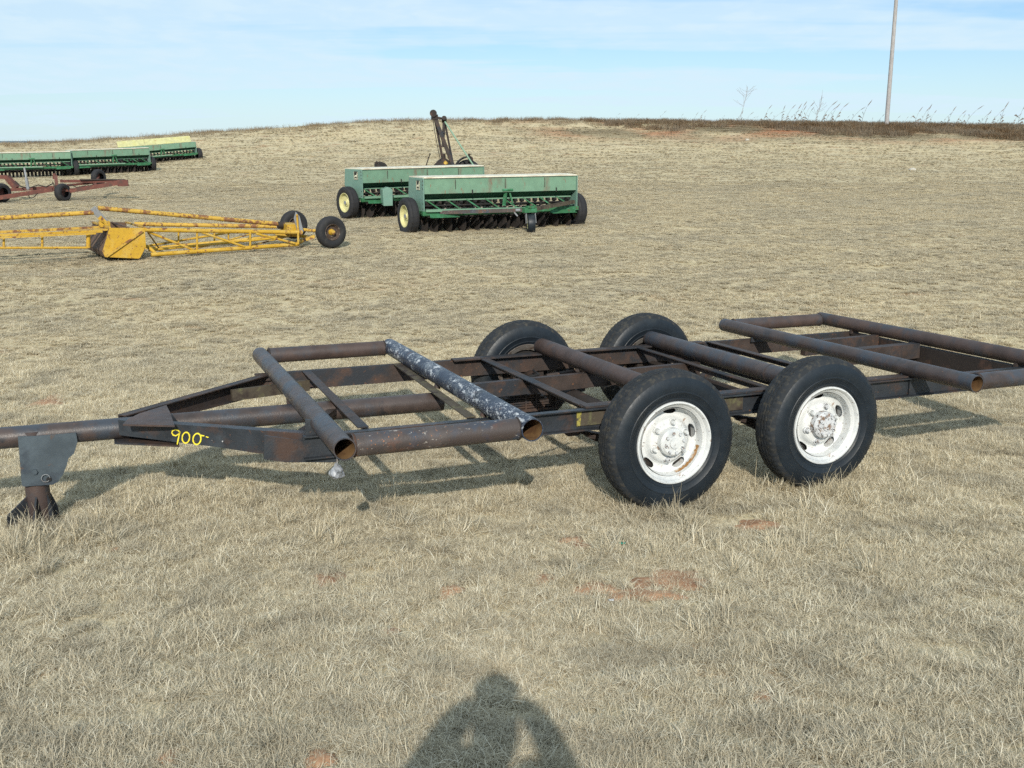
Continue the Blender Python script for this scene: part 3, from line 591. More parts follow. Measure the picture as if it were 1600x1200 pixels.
def wheel(x, side, hub_kind):
    """side -1 near, +1 far; everything in trailer coordinates, outer face at |y| = 1.193"""
    yo = -1.193 if side < 0 else 1.193; ax = (0, -side, 0); c = V((x, yo, ZA))
    wr_ = bpy.data.objects.new('wheel', None); COL.objects.link(wr_); wr_.parent = trailer; wr_.location = c - TO; wr_.empty_display_size = .1
    prof, fn = make_tyre()
    def lb(name, mb, m, parent, **k):
        return mb.build(name, m, parent, c, **k)
    mbt = MB().lathe(prof, c, ax, n=288, fn=fn, closed=True)
    ty = lb('tyre', mbt, TIRE, wr_, smooth=28); ty.data.materials.append(TIRE_D)
    ia = [1 if (sum((ty.data.vertices[v].co.x ** 2 + ty.data.vertices[v].co.z ** 2) ** .5 for v in p.vertices) / len(p.vertices)) > .396 else 0 for p in ty.data.polygons]
    ty.data.polygons.foreach_set('material_index', ia)
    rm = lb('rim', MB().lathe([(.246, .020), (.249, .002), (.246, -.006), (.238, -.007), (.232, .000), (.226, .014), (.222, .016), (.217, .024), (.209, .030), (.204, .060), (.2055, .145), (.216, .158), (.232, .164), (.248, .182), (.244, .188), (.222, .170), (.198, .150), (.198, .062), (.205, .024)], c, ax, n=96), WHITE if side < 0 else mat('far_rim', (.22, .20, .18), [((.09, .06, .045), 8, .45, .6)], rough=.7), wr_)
    # dished disc with five hand holes
    nseg = 240
    rr = [.2045, .200, .190, .180, .170, .160, .150, .140, .128, .120, .110, .080, .040]
    yy = [.078, .084, .092, .098, .101, .102, .099, .090, .070, .063, .060, .059, .059]
    r_f = np.linspace(.2045, .110, 44); yy = list(np.interp(-r_f, [-r for r in rr], yy)) + [.059, .059]; rr = list(r_f) + [.080, .040]
    def hole(j, i, grow=0):
        t = 2 * math.pi * (i + .5) / nseg; k = round(t / (2 * math.pi / 5)); da = (t - k * 2 * math.pi / 5)
        rm_ = (rr[j] + rr[j + 1]) / 2
        return ((rm_ - .176) / .0205) ** 2 + (da * .176 / .044) ** 2 < 1
    prof2 = list(zip(rr, yy)); rot_ = {'a': .41, 'b': .29}[hub_kind]
    dm = MB(); c2 = V((0, 0, 0)); dm.lathe(prof2, c2, (0, 1, 0), n=nseg, skip=lambda j, i: hole(j, i))
    def spin(mb, ang):
        q = Matrix.Rotation(ang, 3, 'Y'); mb.v = [tuple(q @ V(v)) for v in mb.v]; return mb
    def place(mb):
        if side > 0: mb.v = [(v[0], -v[1], v[2]) for v in mb.v]
        mb.v = [(v[0] + c.x, v[1] + c.y, v[2] + c.z) for v in mb.v]; return mb
    o = place(spin(dm, rot_)); disc = lb('wheel_disc', o, WHITE, wr_, smooth=40)
    sm = disc.modifiers.new('solid', 'SOLIDIFY'); sm.thickness = .008; sm.offset = 0
    lb('brake_drum', place(MB().lathe([(.195, .135), (.185, .125), (.05, .125)], (0, 0, 0), (0, 1, 0), n=48)), BLK, wr_)
    if side > 0: return wr_
    mb = MB().lathe([(.086, .062), (.084, .016), (.074, .004), (.070, .0), (.034, .0), (.032, -.010), (.001, -.012)], (0, 0, 0), (0, 1, 0), n=48)
    hub = lb('hub', place(mb), WHITE if hub_kind == 'a' else HUBM, wr_)
    mb = MB()
    for k in range(8):
        a = 2 * math.pi * k / 8 + .2; p = V((.060 * math.cos(a), 0, .060 * math.sin(a))); lb('hub_bolt', place(MB().tube(p, p + V((0, -.013, 0)), .0095, n=6)), HUBM, hub)
    for k in range(6):
        a = 2 * math.pi * k / 6 + rot_; p = V((.112 * math.cos(a), .060, .112 * math.sin(a)))
        mb = MB().lathe([(.022, .004), (.022, -.004), (.018, -.008)], p, (0, 1, 0), n=20).tube(p, p + V((0, -.026, 0)), .0155, n=6, r1=.013).tube(p, p + V((0, -.034, 0)), .009, n=10)
        lb('wheel_nut', place(mb), HUBM if (hub_kind == 'b' and k % 2) or k == 4 else WHITE, wr_)
    # rust streak on the barrel and the valve stem
    if hub_kind == 'a':
        mb = MB(); n_ = 26
        arc = [(-1.25 + i * .045) for i in range(n_)]; vs = []
        for i, a in enumerate(arc):
            wv = .5 + .5 * math.sin(i * 1.9); vs += [V((.2000 * math.cos(a - .1), .040 + .006 * wv * (i % 2), .2000 * math.sin(a - .1))), V((.1968 * math.cos(a - .1), .060 + .012 * wv, .1968 * math.sin(a - .1)))]
        mb.add(vs, [(2 * i, 2 * i + 1, 2 * i + 3, 2 * i + 2) for i in range(n_ - 1)])
        # follows the barrel wall
        lb('rust_streak', place(mb), RUSTR, rm)
    return wr_
for x, k in ((X1, 'a'), (X1 + DX, 'b')):
    o = wheel(x, -1, k); o['label'] = 'white rimmed near wheel with a rust streaked barrel' if k == 'a' else 'white rimmed near wheel with a dirty hub'
    wheel(x, 1, 'a')
    tp('axle', MB().tube((x, -1.10, ZA), (x, 1.10, ZA), .048, n=24).tube((x, -.30, ZA), (x, .30, ZA), .052, n=24).tube((x, -1.08, ZA), (x, -.99, ZA), .13, n=32).tube((x, .99, ZA), (x, 1.08, ZA), .13, n=32), DARK)
# leaf springs, hangers and the equaliser between the axles
def spring(x, y):
    mb = MB()
    for k in range(8):
        L = .44 - .047 * k; z0 = ZA - .058 - .0135 * k; pr = []
        m_ = 9
        for i in range(m_):
            u = -1 + 2 * i / (m_ - 1); pr.append(V((x + L * u, y, z0 + .085 * (L / .44) ** 2 * u * u)))
        for p, q in zip(pr[:-1], pr[1:]): mb.bar(p, q, .065, .0115)
    for s_ in (-1, 1):
        mb.tube((x + s_ * .445, y - .034, ZA + .030), (x + s_ * .445, y + .034, ZA + .030), .022, n=14)
        mb.box((x + s_ * .05, y - .04, ZA - .06), (.014, .012, .22)).box((x + s_ * .05, y + .04, ZA - .06), (.014, .012, .22))
    mb.box((x, y, ZA - .172), (.16, .10, .014))
    return tp('leaf_spring', mb, RUST)
for y in (-.74, .62):
    for x in (X1, X1 + DX): spring(x, y)
    for x in (X1 - .46, X1 + DX + .46, X1 + DX / 2):
        mb = MB().plate([(x - .11, y - .045, ZR - .12), (x + .11, y - .045, ZR - .12), (x + .035, y - .045, ZA - .01), (x - .035, y - .045, ZA - .01)], .008)
        mb.plate([(x - .11, y + .045, ZR - .12), (x + .11, y + .045, ZR - .12), (x + .035, y + .045, ZA - .01), (x - .035, y + .045, ZA - .01)], .008)
        mb.tube((x, y - .065, ZA + .01), (x, y + .065, ZA + .01), .016, n=10)
        if abs(x - X1 - DX / 2) < .01: mb.bar((x - .11, y, ZA + .0), (x + .11, y, ZA + .0), .05, .05)
        tp('spring_hanger', mb, RUST)
    tp('torque_arm', MB().tube((X1 + .06, y + .16, ZA + .03), (X1 + DX / 2 - .02, y + .16, ZA + .07), .018, n=12), RUST)
tp('centre_spring_pack', MB().box((1.66, .30, -.215), (.24, .07, .012)).box((1.66, .30, -.232), (.30, .07, .012)).box((1.66, .30, -.249), (.34, .07, .012)).box((1.66, .30, -.266), (.36, .07, .012)).box((1.66, .30, -.283), (.36, .07, .012)).box((1.66, .30, -.300), (.30, .07, .012)).box((1.66, .30, -.24), (.012, .09, .16)).box((1.74, .30, -.24), (.012, .09, .16)).box((1.66, .30, -.322), (.22, .10, .02)), RUST)
tp('brake_line', MB().path([(1.35, .62, ZR - .11), (1.50, .50, ZR - .16), (1.72, .52, ZA + .08), (1.9, .58, ZA + .09), (1.95, .8, ZA + .08)], .009), BLK)
tp('brake_line', MB().path([(1.3, -.60, ZR - .13), (1.6, -.45, ZR - .15), (1.8, -.42, ZA + .09), (1.95, -.6, ZA + .06)], .008), BLK)

# clear plastic lump caught below the near corner
pc = TF.R @ T(527, 737, 1, -1.33) + TF.T
rs = random.Random(3); bm = bmesh.new(); bmesh.ops.create_icosphere(bm, subdivisions=3, radius=.033)
for v in bm.verts: v.co *= 1 + .30 * math.sin(v.co.x * 120 + v.co.z * 70) * math.cos(v.co.y * 95) + rs.uniform(-.13, .13); v.co.z *= 1.05
me = bpy.data.meshes.new('crumpled_bag'); bm.to_mesh(me); bm.free(); me.materials.append(ICEM)
o = bpy.data.objects.new('crumpled_bag', me); COL.objects.link(o); o.location = pc
tag(o, 'small crumpled clear bag hanging under the open end of the foremost trailer pipe', 'plastic bag')
for v in me.vertices: pass
mb = MB().tube((0, 0, .02), (0, .02, .075), .004, n=6)
mb.build('string', GREYS, o)
# ------------------------------------------------------------------ grain drills
def make_drill(cream=True):
    """origin on the ground under the middle of the seed box, front towards -Y; 3.75 m wide"""
    root = empty('grain_drill', Matrix())
    L = 1.875; P = lambda name, mb, m, par=None, **k: mb.build(name, m, par or root, **k)
    # seed box: end profile (y, z)
    prof = [(-.34, 1.20), (.26, 1.20), (.30, .98), (.12, .70), (-.12, .70), (-.30, .86)]
    mb = MB(); n_ = len(prof)
    def shell(x0, x1, pr): 
        return MB().add([V((x, y, z)) for x in (x0, x1) for y, z in pr], [(i, (i + 1) % len(pr), len(pr) + (i + 1) % len(pr), len(pr) + i) for i in range(len(pr))] + [tuple(range(len(pr))), tuple(range(len(pr), 2 * len(pr)))[::-1]])
    P('seed_box', shell(-L, L, [(-.37, 1.18), (.40, 1.18), (.44, .98), (.20, .86), (-.37, .86)]), GREEN_R, smooth=20)
    P('trough', shell(-L + .02, L - .02, [(-.325, .857), (.11, .857), (.08, .72), (-.12, .72)]), GREEN_S, smooth=20)
    P('feed_rail', MB().box((0, -.155, .715), (3.70, .06, .030)), GREEN)
    for s in (-1, 1):
        e = [V((s * L, y, z)) for y, z in ((-.39, 1.19), (.41, 1.19), (.46, .82), (.34, .44), (-.39, .44))]
        e = [v + V((s * .020, 0, 0)) for v in e]
        ep = P('end_panel', MB().plate(e, .022), GREEN_E, bevel=.004)
        for z in (1.13, 1.05, .97, .66, .55): P('bolt', MB().tube((s * (L + .031), -.36, z), (s * (L + .040), -.36, z), .012, n=8), RUST, ep)
        if s < 0:
            x = -L - .033
            P('emblem', MB().add([V((x, y, z)) for y, z in ((-.20, .93), (-.02, .93), (-.02, 1.12), (-.035, 1.14), (-.185, 1.14), (-.20, 1.12))], [(0, 1, 2, 3, 4, 5)]), MARK_B, ep)
            fr_ = MB(); 
            for a, b_ in (((-.195, .94), (-.025, .94)), ((-.025, .94), (-.025, 1.125)), ((-.025, 1.125), (-.195, 1.125)), ((-.195, 1.125), (-.195, .94))): fr_.bar((x - .002, a[0], a[1]), (x - .002, b_[0], b_[1]), .002, .008, up=(1, 0, 0))
            deer = [(-.17, 1.075), (-.155, 1.115), (-.15, 1.06), (-.12, 1.045), (-.08, 1.05), (-.05, 1.03), (-.04, .985), (-.055, .995), (-.075, 1.015), (-.085, .985), (-.095, 1.015), (-.125, 1.015), (-.15, .99), (-.175, 1.0), (-.155, 1.02), (-.165, 1.045), (-.185, 1.05)]
            fr_.add([V((x - .003, y, z)) for y, z in deer], [tuple(range(len(deer)))]); fr_.box((x - .002, -.11, .958), (.002, .13, .018))
            P('emblem_deer', fr_, MARK_W, ep)
    # lid in three lengths, slightly overhanging
    for x0, x1 in ((-L - .02, -L + .28), (-L + .285, .62), (.625, L - .0)):
        P('lid', MB().add([V((x, y, z)) for x in (x0, x1) for y, z in ((-.402, 1.186), (-.402, 1.212), (.0, 1.222), (.42, 1.216), (.42, 1.195))], [(0, 1, 6, 5), (1, 2, 7, 6), (2, 3, 8, 7), (3, 4, 9, 8), (4, 0, 5, 9), (0, 4, 3, 2, 1), (5, 6, 7, 8, 9)]), CREAM, smooth=15)
    for x in (-1.15, .05, 1.05): P('latch', MB().tube((x, -.374, 1.15), (x, -.374, .95), .008, n=6), RUST)
    for x in (-.75, 1.35): P('lid_handle', MB().tube((x, -.378, .84), (x, -.378, .93), .014, n=8), BLK)
    # seed tubes and cups
    rnd = random.Random(4)
    for k in range(22):
        x = -L + .10 + k * (3.55 / 21); c = P('seed_cup', MB().box((x, -.13, .665), (.07, .10, .075)).tube((x - .03, -.17, .66), (x + .03, -.17, .66), .030, n=12), BLK)
        a = rnd.uniform(-.03, .03)
        P('seed_tube', MB().path([V((x, -.13, .63)), V((x + a, -.10, .52)), V((x + a * 2, .02, .36)), V((x, .06, .20))], .030, 8).lathe([(.024, 0), (.030, .03), (.024, .06), (.030, .09), (.024, .12)], (x + a, -.115, .50), (0, 0, 1), n=10), HOSE if k in (3, 5, 7, 8, 12, 13, 14, 17) else BLK, c)
    # frame below
    P('front_bar', MB().box((0, -.36, .455), (3.86, .09, .085)).box((0, -.32, .40), (3.80, .05, .03)), GREEN_D)
    P('rear_bar', MB().box((0, .28, .46), (3.80, .08, .09)), GREEN_D)
    P('trim_bar', MB().bar((-L, -.43, .515), (.55, -.52, .50), .05, .055), GREEN)
    for k, x in enumerate((-1.62, -1.15, -.68, -.22, .22, .72, 1.15, 1.60)):
        P('press_arm', MB().bar((x - .14, -.16, .73), (x + .15, -.38, .50), .030, .024), GREEN_D)
    P('lift_rod', MB().tube((-L + .05, -.20, .60), (L - .05, -.20, .60), .020, n=10), BLK)
    P('lift_rod', MB().tube((-L + .05, .05, .56), (L - .05, .05, .56), .024, n=10), BLK)
    P('lift_lever', MB().bar((.10, -.30, .86), (.04, -.33, .56), .06, .05).bar((.18, -.30, .90), (.26, -.33, .60), .035, .035).tube((-.02, -.36, .90), (.24, -.36, .90), .03, n=12), GREEN_D)
    for k in range(22):
        x = -L + .13 + k * (3.5 / 21)
        mb = MB().lathe([(.19, -.003), (.19, .003), (.03, .012), (.03, -.012)], (x, .02 - (k % 2) * .16, .185), (1, .12, 0), n=24, closed=True)
        o = P('disc_opener', mb, DISC)
        P('opener_arm', MB().bar((x, .02 - (k % 2) * .16, .17), (x, -.22 - (k % 2) * .08, .42), .022, .05).tube((x, -.02, .26), (x, -.10, .62), .012, n=8), BLK, o)
    for k in range(22):
        x = -L + .13 + k * (3.5 / 21)
        P('press_wheel', MB().lathe([(.17, -.03), (.18, 0), (.17, .03), (.03, .02), (.03, -.02)], (x, .44, .175), (1, 0, 0), n=20, closed=True), BLK)
    P('disc_gang_beam', MB().box((0, .12, .30), (3.6, .10, .10)).box((0, -.02, .36), (3.6, .06, .05)), BLK)
    # end wheels
    for s in (-1, 1):
        xw = s * (L + .22); r = .395
        wrt = bpy.data.objects.new('wheel', None); COL.objects.link(wrt); wrt.parent = root
        pr = [(.235, .09), (.27, .115), (.33, .120), (.37, .108), (.388, .085), (.394, .060), (.386, .056), (.386, .046), (.395, .042), (.396, .0)]
        pr = pr + [(a, -b_) for a, b_ in pr[-2::-1]]
        mbt = MB().lathe(pr, (xw, .02, r - .012), (1, 0, 0), n=64, fn=lambda j, i, a, b_: (a - (.006 if i % 3 == 0 and a > .375 else 0), b_))
        # sagging foot
        mbt.v = [(v[0] + (0.02 * (1 if v[0] > xw else -1) if v[2] < .09 else 0), v[1], max(v[2], .012 + .02 * abs(v[1]) * 0)) for v in mbt.v]
        P('tyre', mbt, TIRE_B, wrt, smooth=40)
        P('rim', MB().lathe([(.240, s * .095), (.236, s * .105), (.222, s * .100), (.212, s * .060), (.205, s * .035), (.10, s * .020), (.085, s * .045), (.055, s * .045), (.05, s * .07), (.001, s * .075)], (xw, .02, r - .012), (1, 0, 0), n=40), RIMY, wrt)
        P('hub', MB().tube((xw + s * .04, .02, r - .012), (xw + s * .085, .02, r - .012), .045, n=16), GREYS, wrt)
        P('wheel_bracket', MB().plate([(s * (L + .045), -.30, .50), (s * (L + .045), .25, .50), (s * (L + .045), .10, .33), (s * (L + .045), -.06, .33)], .03).tube((s * (L + .03), .02, .383), (xw, .02, .383), .03, n=12), GREEN_D)
    # step with a perforated tread
    for x0 in (-L + .08, L - .72):
        mb = MB().box((x0 + .32, -.47, .41), (.64, .012, .06))
        P('step', mb.box((x0 + .32, -.52, .375), (.64, .11, .012)), GREEN_D)
    return root
def add_hitch(root):
    """folded pull hitch with its own jack wheel"""
    P = lambda name, mb, m, par=None, **k: mb.build(name, m, par or root, **k)
    P('hitch_bar', MB().bar((-1.55, -.42, .47), (.20, -1.00, .50), .07, .075), PIPE_SPOT)
    P('hitch_bar', MB().bar((1.80, -.40, .60), (.34, -1.00, .50), .07, .08), MOSS)
    h = P('hitch_head', MB().box((.28, -1.03, .50), (.30, .20, .10)).bar((.20, -1.08, .56), (.38, -1.08, .56), .10, .06), GREEN_D)
    P('pin', MB().tube((-.02, -.98, .50), (.08, -1.0, .50), .03, n=10).bar((-.07, -1.02, .46), (.0, -1.04, .38), .03, .03), GREYS, h)
    P('jack_fork', MB().bar((.19, -1.06, .47), (.19, -1.10, .22), .06, .015, up=(1, 0, 0)).bar((.41, -1.06, .47), (.41, -1.10, .22), .06, .015, up=(1, 0, 0)).box((.30, -1.06, .475), (.24, .08, .02)), GREYS)
    wrt = bpy.data.objects.new('jack_wheel', None); COL.objects.link(wrt); wrt.parent = root
    pr = [(.12, .07), (.17, .085), (.205, .07), (.212, .035), (.213, 0)]; pr += [(a, -b_) for a, b_ in pr[-2::-1]]
    P('tyre', MB().lathe(pr, (.30, -1.10, .205), (1, -.42, 0), n=40), TIRE, wrt)
    P('rim', MB().lathe([(.125, -.072), (.10, -.05), (.02, -.05), (.02, -.075), (.001, -.075)], (.30, -1.10, .205), (1, -.42, 0), n=24), RIMY, wrt)
def ground_M4(x, y, yaw, tilt=0, roll=0, scale=1, dz=0):
    return Matrix.Translation((x, y, Hs(x, y) + dz)) @ Euler((tilt, roll, yaw)).to_matrix().to_4x4() @ Matrix.Scale(scale, 4)
drill = make_drill()
GD = 'green grain drills parked on the pasture'
def xz(px, depth):   # x,y of a photo column at a forward distance
    return (px - 800) / FPX * depth / (math.cos(PIT) + math.sin(PIT) * (600 - (320 if depth < 40 else 245)) / FPX), depth
def put(o, pxl, dl, pxr, dr, half=1.875, **k):
    """stand a drill with its left and right front corners on two columns at two distances"""
    a, b_ = V(xz(pxl, dl)), V(xz(pxr, dr)); a = a.to_2d() if hasattr(a, 'to_2d') else a; b_ = b_.to_2d() if hasattr(b_, 'to_2d') else b_
    m_ = (a + b_) / 2; d = b_ - a; yaw = math.atan2(d.y, d.x); n_ = V((-math.sin(yaw), math.cos(yaw)))
    m_ = m_ + n_ * .36
    zl, zr = Hs(a.x, a.y), Hs(b_.x, b_.y); roll = -math.atan2((zr - zl), 3.75) * k.get('follow', .6)
    sc = d.length / (2 * half)
    o.matrix_world = Matrix.Translation((m_.x, m_.y, (zl + zr) / 2 + k.get('dz', 0))) @ Matrix.Rotation(yaw, 4, 'Z') @ Matrix.Rotation(roll, 4, 'Y') @ Matrix.Diagonal((sc, sc * k.get('zs', 1), sc * k.get('zs', 1), 1))
    print('drill', round(m_.x, 2), round(m_.y, 2), 'yaw', round(math.degrees(yaw), 1), 'scale', round(sc, 3))
back = copy_tree(drill); far1 = copy_tree(drill); far2 = copy_tree(drill); far3 = copy_tree(drill)
add_hitch(drill)
put(drill, 663, 21.9, 899, 23.7, follow=.3, dz=-.035); tag(drill, 'faded green grain drill in front, with a folded hitch and small jack wheel', 'grain drill', GD)
put(back, 568, 24.9, 755, 27.3, follow=.4); tag(back, 'faded green grain drill half hidden behind the front drill, sky blue tinted lid', 'grain drill', GD)
back['label'] = 'faded green grain drill half hidden behind the one with the folded hitch'
put(far1, -22, 46.6, 111, 48.4, follow=.8); tag(far1, 'far green grain drill cut by the left edge of the photo', 'grain drill', GD)
put(far2, 114, 48.6, 234, 51.2, follow=.8, dz=-.03); tag(far2, 'far green grain drill, middle one of the row of three on the slope', 'grain drill', GD)
put(far3, 194, 55.0, 309, 57.5, follow=.8, dz=-.06, zs=.80); tag(far3, 'far green grain drill with its pale yellow lid raised', 'grain drill', GD)
for o in [x for x in bpy.data.objects if x.parent == far3 and x.name.startswith('lid') and not x.name.startswith('lid_handle')]: bpy.data.objects.remove(o)
for x0, x1 in ((-1.9, -.56), (-.54, 1.86)):
    MB().add([V((x, y, z)) for x in (x0, x1) for y, z in ((.24, 1.20), (.27, 1.19), (.40, 1.56), (.37, 1.575))], [(0, 1, 5, 4), (1, 2, 6, 5), (2, 3, 7, 6), (3, 0, 4, 7), (0, 3, 2, 1), (4, 5, 6, 7)]).build('lid', LEMON, far3)
# green upright shield at the front of the rear drill
P_ = MB().add([V(v) for v in ((-1.48, -.66, .30), (-1.26, -.74, .30), (-1.24, -.72, .70), (-1.34, -.68, .76), (-1.48, -.64, .70), (-1.42, -.42, .34), (-1.20, -.50, .34), (-1.18, -.50, .70), (-1.28, -.46, .76), (-1.42, -.42, .70))], [(0, 1, 2, 3, 4), (9, 8, 7, 6, 5), (0, 5, 6, 1), (1, 6, 7, 2), (2, 7, 8, 3), (3, 8, 9, 4), (4, 9, 5, 0)])
P_.build('gear_shield', GREEN_E, back, bevel=.01)

# ------------------------------------------------------------------ implement with a tall mast behind the drills
F = Frame((xz(712, 29)[0], 29, Hs(xz(712, 29)[0], 29)), yaw=.25)
mast = empty('mast_implement', F.M4(), 'dark implement with a tall rusty lifting mast standing behind the green drills', 'farm implement')
def B(name, mb, m, par=None, **k): return mb.build(name, m, par or mast, **k)
p = lambda a, b_, y=0: F.pt(a, b_, 1, y)
mh = p(677, 178)
B('mast', MB().bar(p(679, 182), p(709, 262), .075, .10), RUST); B('mast', MB().bar(p(679, 182, .22), p(694, 262, .3), .06, .07), RUST)
B('mast_head', MB().tube(p(677, 177, -.10), p(677, 177, .15), .10, n=18).box(p(679, 183, .05), (.16, .22, .14)), DARK)
B('mast_brace', MB().tube(p(694, 186, .05), p(692, 230, .05), .04, n=8).tube(p(694, 186, .05), p(709, 262, .15), .03, n=8), RUST)
B('mast_arm', MB().tube(p(680, 183), p(695, 186), .03, n=8).tube(p(694, 184, -.05), p(694, 190, .1), .07, n=10), DARK)
B('crossbar', MB().tube(p(687, 207, .02), p(696, 208, .02), .025, n=8), RUST)
B('strut', MB().tube(p(695, 190, -.1), p(746, 268, -.6), .024, n=8), GREEN)
B('cable', MB().path([p(676, 182, -.05), p(680, 210, -.05), p(688, 250, -.05)], .010, 5), BLK)
mb = MB()
for a in range(9):
    t0, t1 = math.pi * (.95 - a * .055), math.pi * (.95 - (a + 1) * .055)
    q = lambda t_: p(733 + 22 * math.cos(t_), 266 - 21 * math.sin(t_), .2)
    mb.bar(q(t0), q(t1), .16, .04)
B('fender', mb, BLK)
wr_ = bpy.data.objects.new('wheel', None); COL.objects.link(wr_); wr_.parent = mast
wc = p(731, 270, .3); rr_ = .36
B('tyre', MB().lathe([(.2, .12), (.33, .12), (.37, .07), (.38, 0), (.37, -.07), (.33, -.12), (.2, -.12)], wc, (.25, 1, 0), n=40), TIRE_B, wr_)
B('rim', MB().lathe([(.2, -.10), (.18, -.04), (.04, -.04), (.001, -.06)], wc, (.25, 1, 0), n=30), DARK, wr_)
B('post', MB().tube(p(733, 252, .1), p(733, 240, .1), .035, n=10).tube(p(737, 252, .1), p(736, 246, .1), .05, n=10), DARK)
zg = -.05
B('gearbox', MB().lathe([(.30, 0), (.27, .10), (.16, .22), (.07, .28), (.06, .40), (.001, .42)], p(693, 263, .1), (0, 0, 1), n=20), DARK)
B('motor', MB().tube(p(695, 257, -.1), p(698, 253, -.1), .06, n=14), YEL)
base = MB().bar(p(660, 272, .1), p(748, 272, .3), .14, .14)
B('frame', base, DARK)
for a in (664, 745):
    q_ = p(a, 272, .2); B('leg', MB().bar(q_, V((q_.x, q_.y, .0)), .08, .08), DARK)
for a in (690, 712):
    q_ = p(a, 268, .1); B('leg', MB().bar(q_, V((q_.x, q_.y, .0)), .09, .09), DARK)
B('handle', MB().path([p(664, 264, -.2), p(671, 243, -.2), p(672.5, 241, -.2), p(671, 240, -.2)], .016, 6), DARK)

F = Frame((xz(596, 28.5)[0], 28.5, Hs(xz(596, 28.5)[0], 28.5)), yaw=.2); p = lambda a, b_, y=0: F.pt(a, b_, 1, y)
eng = empty('engine_unit', F.M4(), 'small dark engine like lump just above the lid of the half hidden drill', 'farm engine')
mb = MB().tube(p(597, 262, -.18), p(597, 262, .2), .15, n=24).box(p(590, 259, 0), (.16, .3, .12)); mb.build('engine_block', BLK, eng)
MB().path([p(588, 257), p(587, 253), p(591, 254.5), p(594, 253.5), p(597, 255)], .03, 8).build('exhaust', DARK, eng)
q_ = p(597, 268); MB().box((q_.x, .0, q_.z - .1), (1.1, .5, .08)).build('platform', DARK, eng)
for s in (-.45, .45):
    MB().bar((q_.x + s, 0, q_.z - .12), (q_.x + s, 0, -.02), .08, .08).build('leg', DARK, eng)
# ------------------------------------------------------------------ yellow boom
def gd(px, depth): x, y = xz(px, depth); return x, y
ax_, ay_ = (195 - 800) / FPX * 17.55, 17.4; bx2, by2 = (466 - 800) / FPX * 19.1, 18.85
yw = math.atan2(by2 - ay_, bx2 - ax_)
F = Frame((ax_, ay_, Hs(ax_, ay_)), yaw=yw)
boom = empty('yellow_boom', F.M4(), 'long rusty yellow truss boom lying on the grass with a hopper box and two wheels', 'boom machine')
def B(name, mb, m, par=None, **k): return mb.build(name, m, par or boom, **k)
def p(a, b_, y=0.): return F.pt(a, b_, 1, y)
DB = 1.5                                             # depth of the truss
# hopper box
near = [(171, 356), (226, 356), (228, 385), (218, 404), (164, 401.5), (160, 393)]
nb_ = [p(a, b_) for a, b_ in near]
bx3 = B('hopper', MB(), YEL) if False else None
fp = B('hopper_side', MB().plate(nb_, .025), YEL, label=None) if False else B('hopper_side', MB().plate(nb_, .025), YEL)
B('stiffener', MB().bar(p(166, 401, -.03), p(223, 361, -.03), .03, .035), YEL2, fp)
fb = [v + V((-.12, DB, .0)) for v in nb_]
B('hopper_side', MB().plate(fb, .025), BROWN)
mb = MB()
for i, j in ((2, 3), (3, 4), (4, 5)): mb.plate([nb_[i], nb_[j], fb[j], fb[i]], .012)
B('hopper_floor', mb, BROWN)
mb = MB().bar(nb_[0], fb[0], .05, .03).bar(nb_[1], fb[1], .04, .03)
B('hopper_rim', mb, YEL2)
B('hopper_rim', MB().bar(nb_[0].lerp(nb_[1], .55), fb[0].lerp(fb[1], .55), .03, .02), BROWN)
B('hopper_end', MB().plate([nb_[0] - V((0, 0, .03)), nb_[5], fb[5], fb[0] - V((0, 0, .03))], .012), BROWN)
B('lever_arm', MB().bar(p(145, 325, .5), p(165, 347, .5), .07, .10), GREYS); B('lever_arm', MB().bar(p(155, 339, .46), p(166, 350, .46), .06, .08), YEL)
B('lever_foot', MB().box(p(163, 350, .5), (.18, .14, .10)), YEL)
# right-hand truss
def T2(a, b_, y, c, d, y2, r, m=YEL, name='boom_chord'): return B(name, MB().tube(p(a, b_, y), p(c, d, y2), r, n=12), m)
T2(153, 325, .5, 441, 350.5, .55, .042, YEL2, 'top_rod')
T2(210, 350, DB, 432, 354, .85, .040, YEL2)
T2(226, 359, .02, 467, 363, .15, .038)
T2(236, 398, .02, 467, 381.5, .15, .038)
T2(226, 389, DB, 470, 366, .80, .030); T2(232, 391, .55, 430, 372, .55, .024); T2(229, 384, .2, 245, 397, .05, .03)
T2(226, 385, DB, 360, 363, DB, .022, YEL, 'truss_brace')
for a in (308, 391, 466): 
    b0, b1 = 359 + (a - 226) * 4 / 241, 398 - (a - 236) * 16.5 / 231
    T2(a, b0, .08, a, b1, .08, .020, YEL, 'truss_post')
for a in (279, 335, 357): T2(a, 361, DB * .9, a, 385 - (a - 279) * .14, DB * .9, .018, YEL, 'truss_post')
for q in ((231, 362, 300, 389.5), (314, 362.5, 382, 385.5), (400, 365, 460, 380)): T2(q[0], q[1], .07, q[2], q[3], .07, .022, YEL, 'truss_brace')
for q in ((231, 362, 250, 390), (300, 389, 391, 366), (382, 385, 466, 366)): T2(q[0], q[1] + 1, .5, q[2], q[3], .9, .014, YEL2, 'truss_brace')
# left-hand beam with its hanging lattice
T2(-90, 346, .5, 146, 332, .5, .040, YEL2, 'top_rod')
B('left_beam', MB().bar(p(-90, 371.5, .0), p(160, 361, .0), .05, .045).bar(p(-90, 375.5, -.1), p(150, 365, -.1), .03, .022), YEL)
B('left_beam', MB().bar(p(100, 362, .2), p(168, 358, .2), .25, .03), YEL2)
B('left_beam', MB().bar(p(-90, 367, .5), p(158, 355, .5), .05, .045), YEL2)
T2(-90, 387.5, .0, 137, 387, .0, .020)
for a in (-70, 6, 66, 138): T2(a, 371 - a * .04, .0, a, 387, .0, .020 if a < 130 else .035, YEL, 'truss_post')
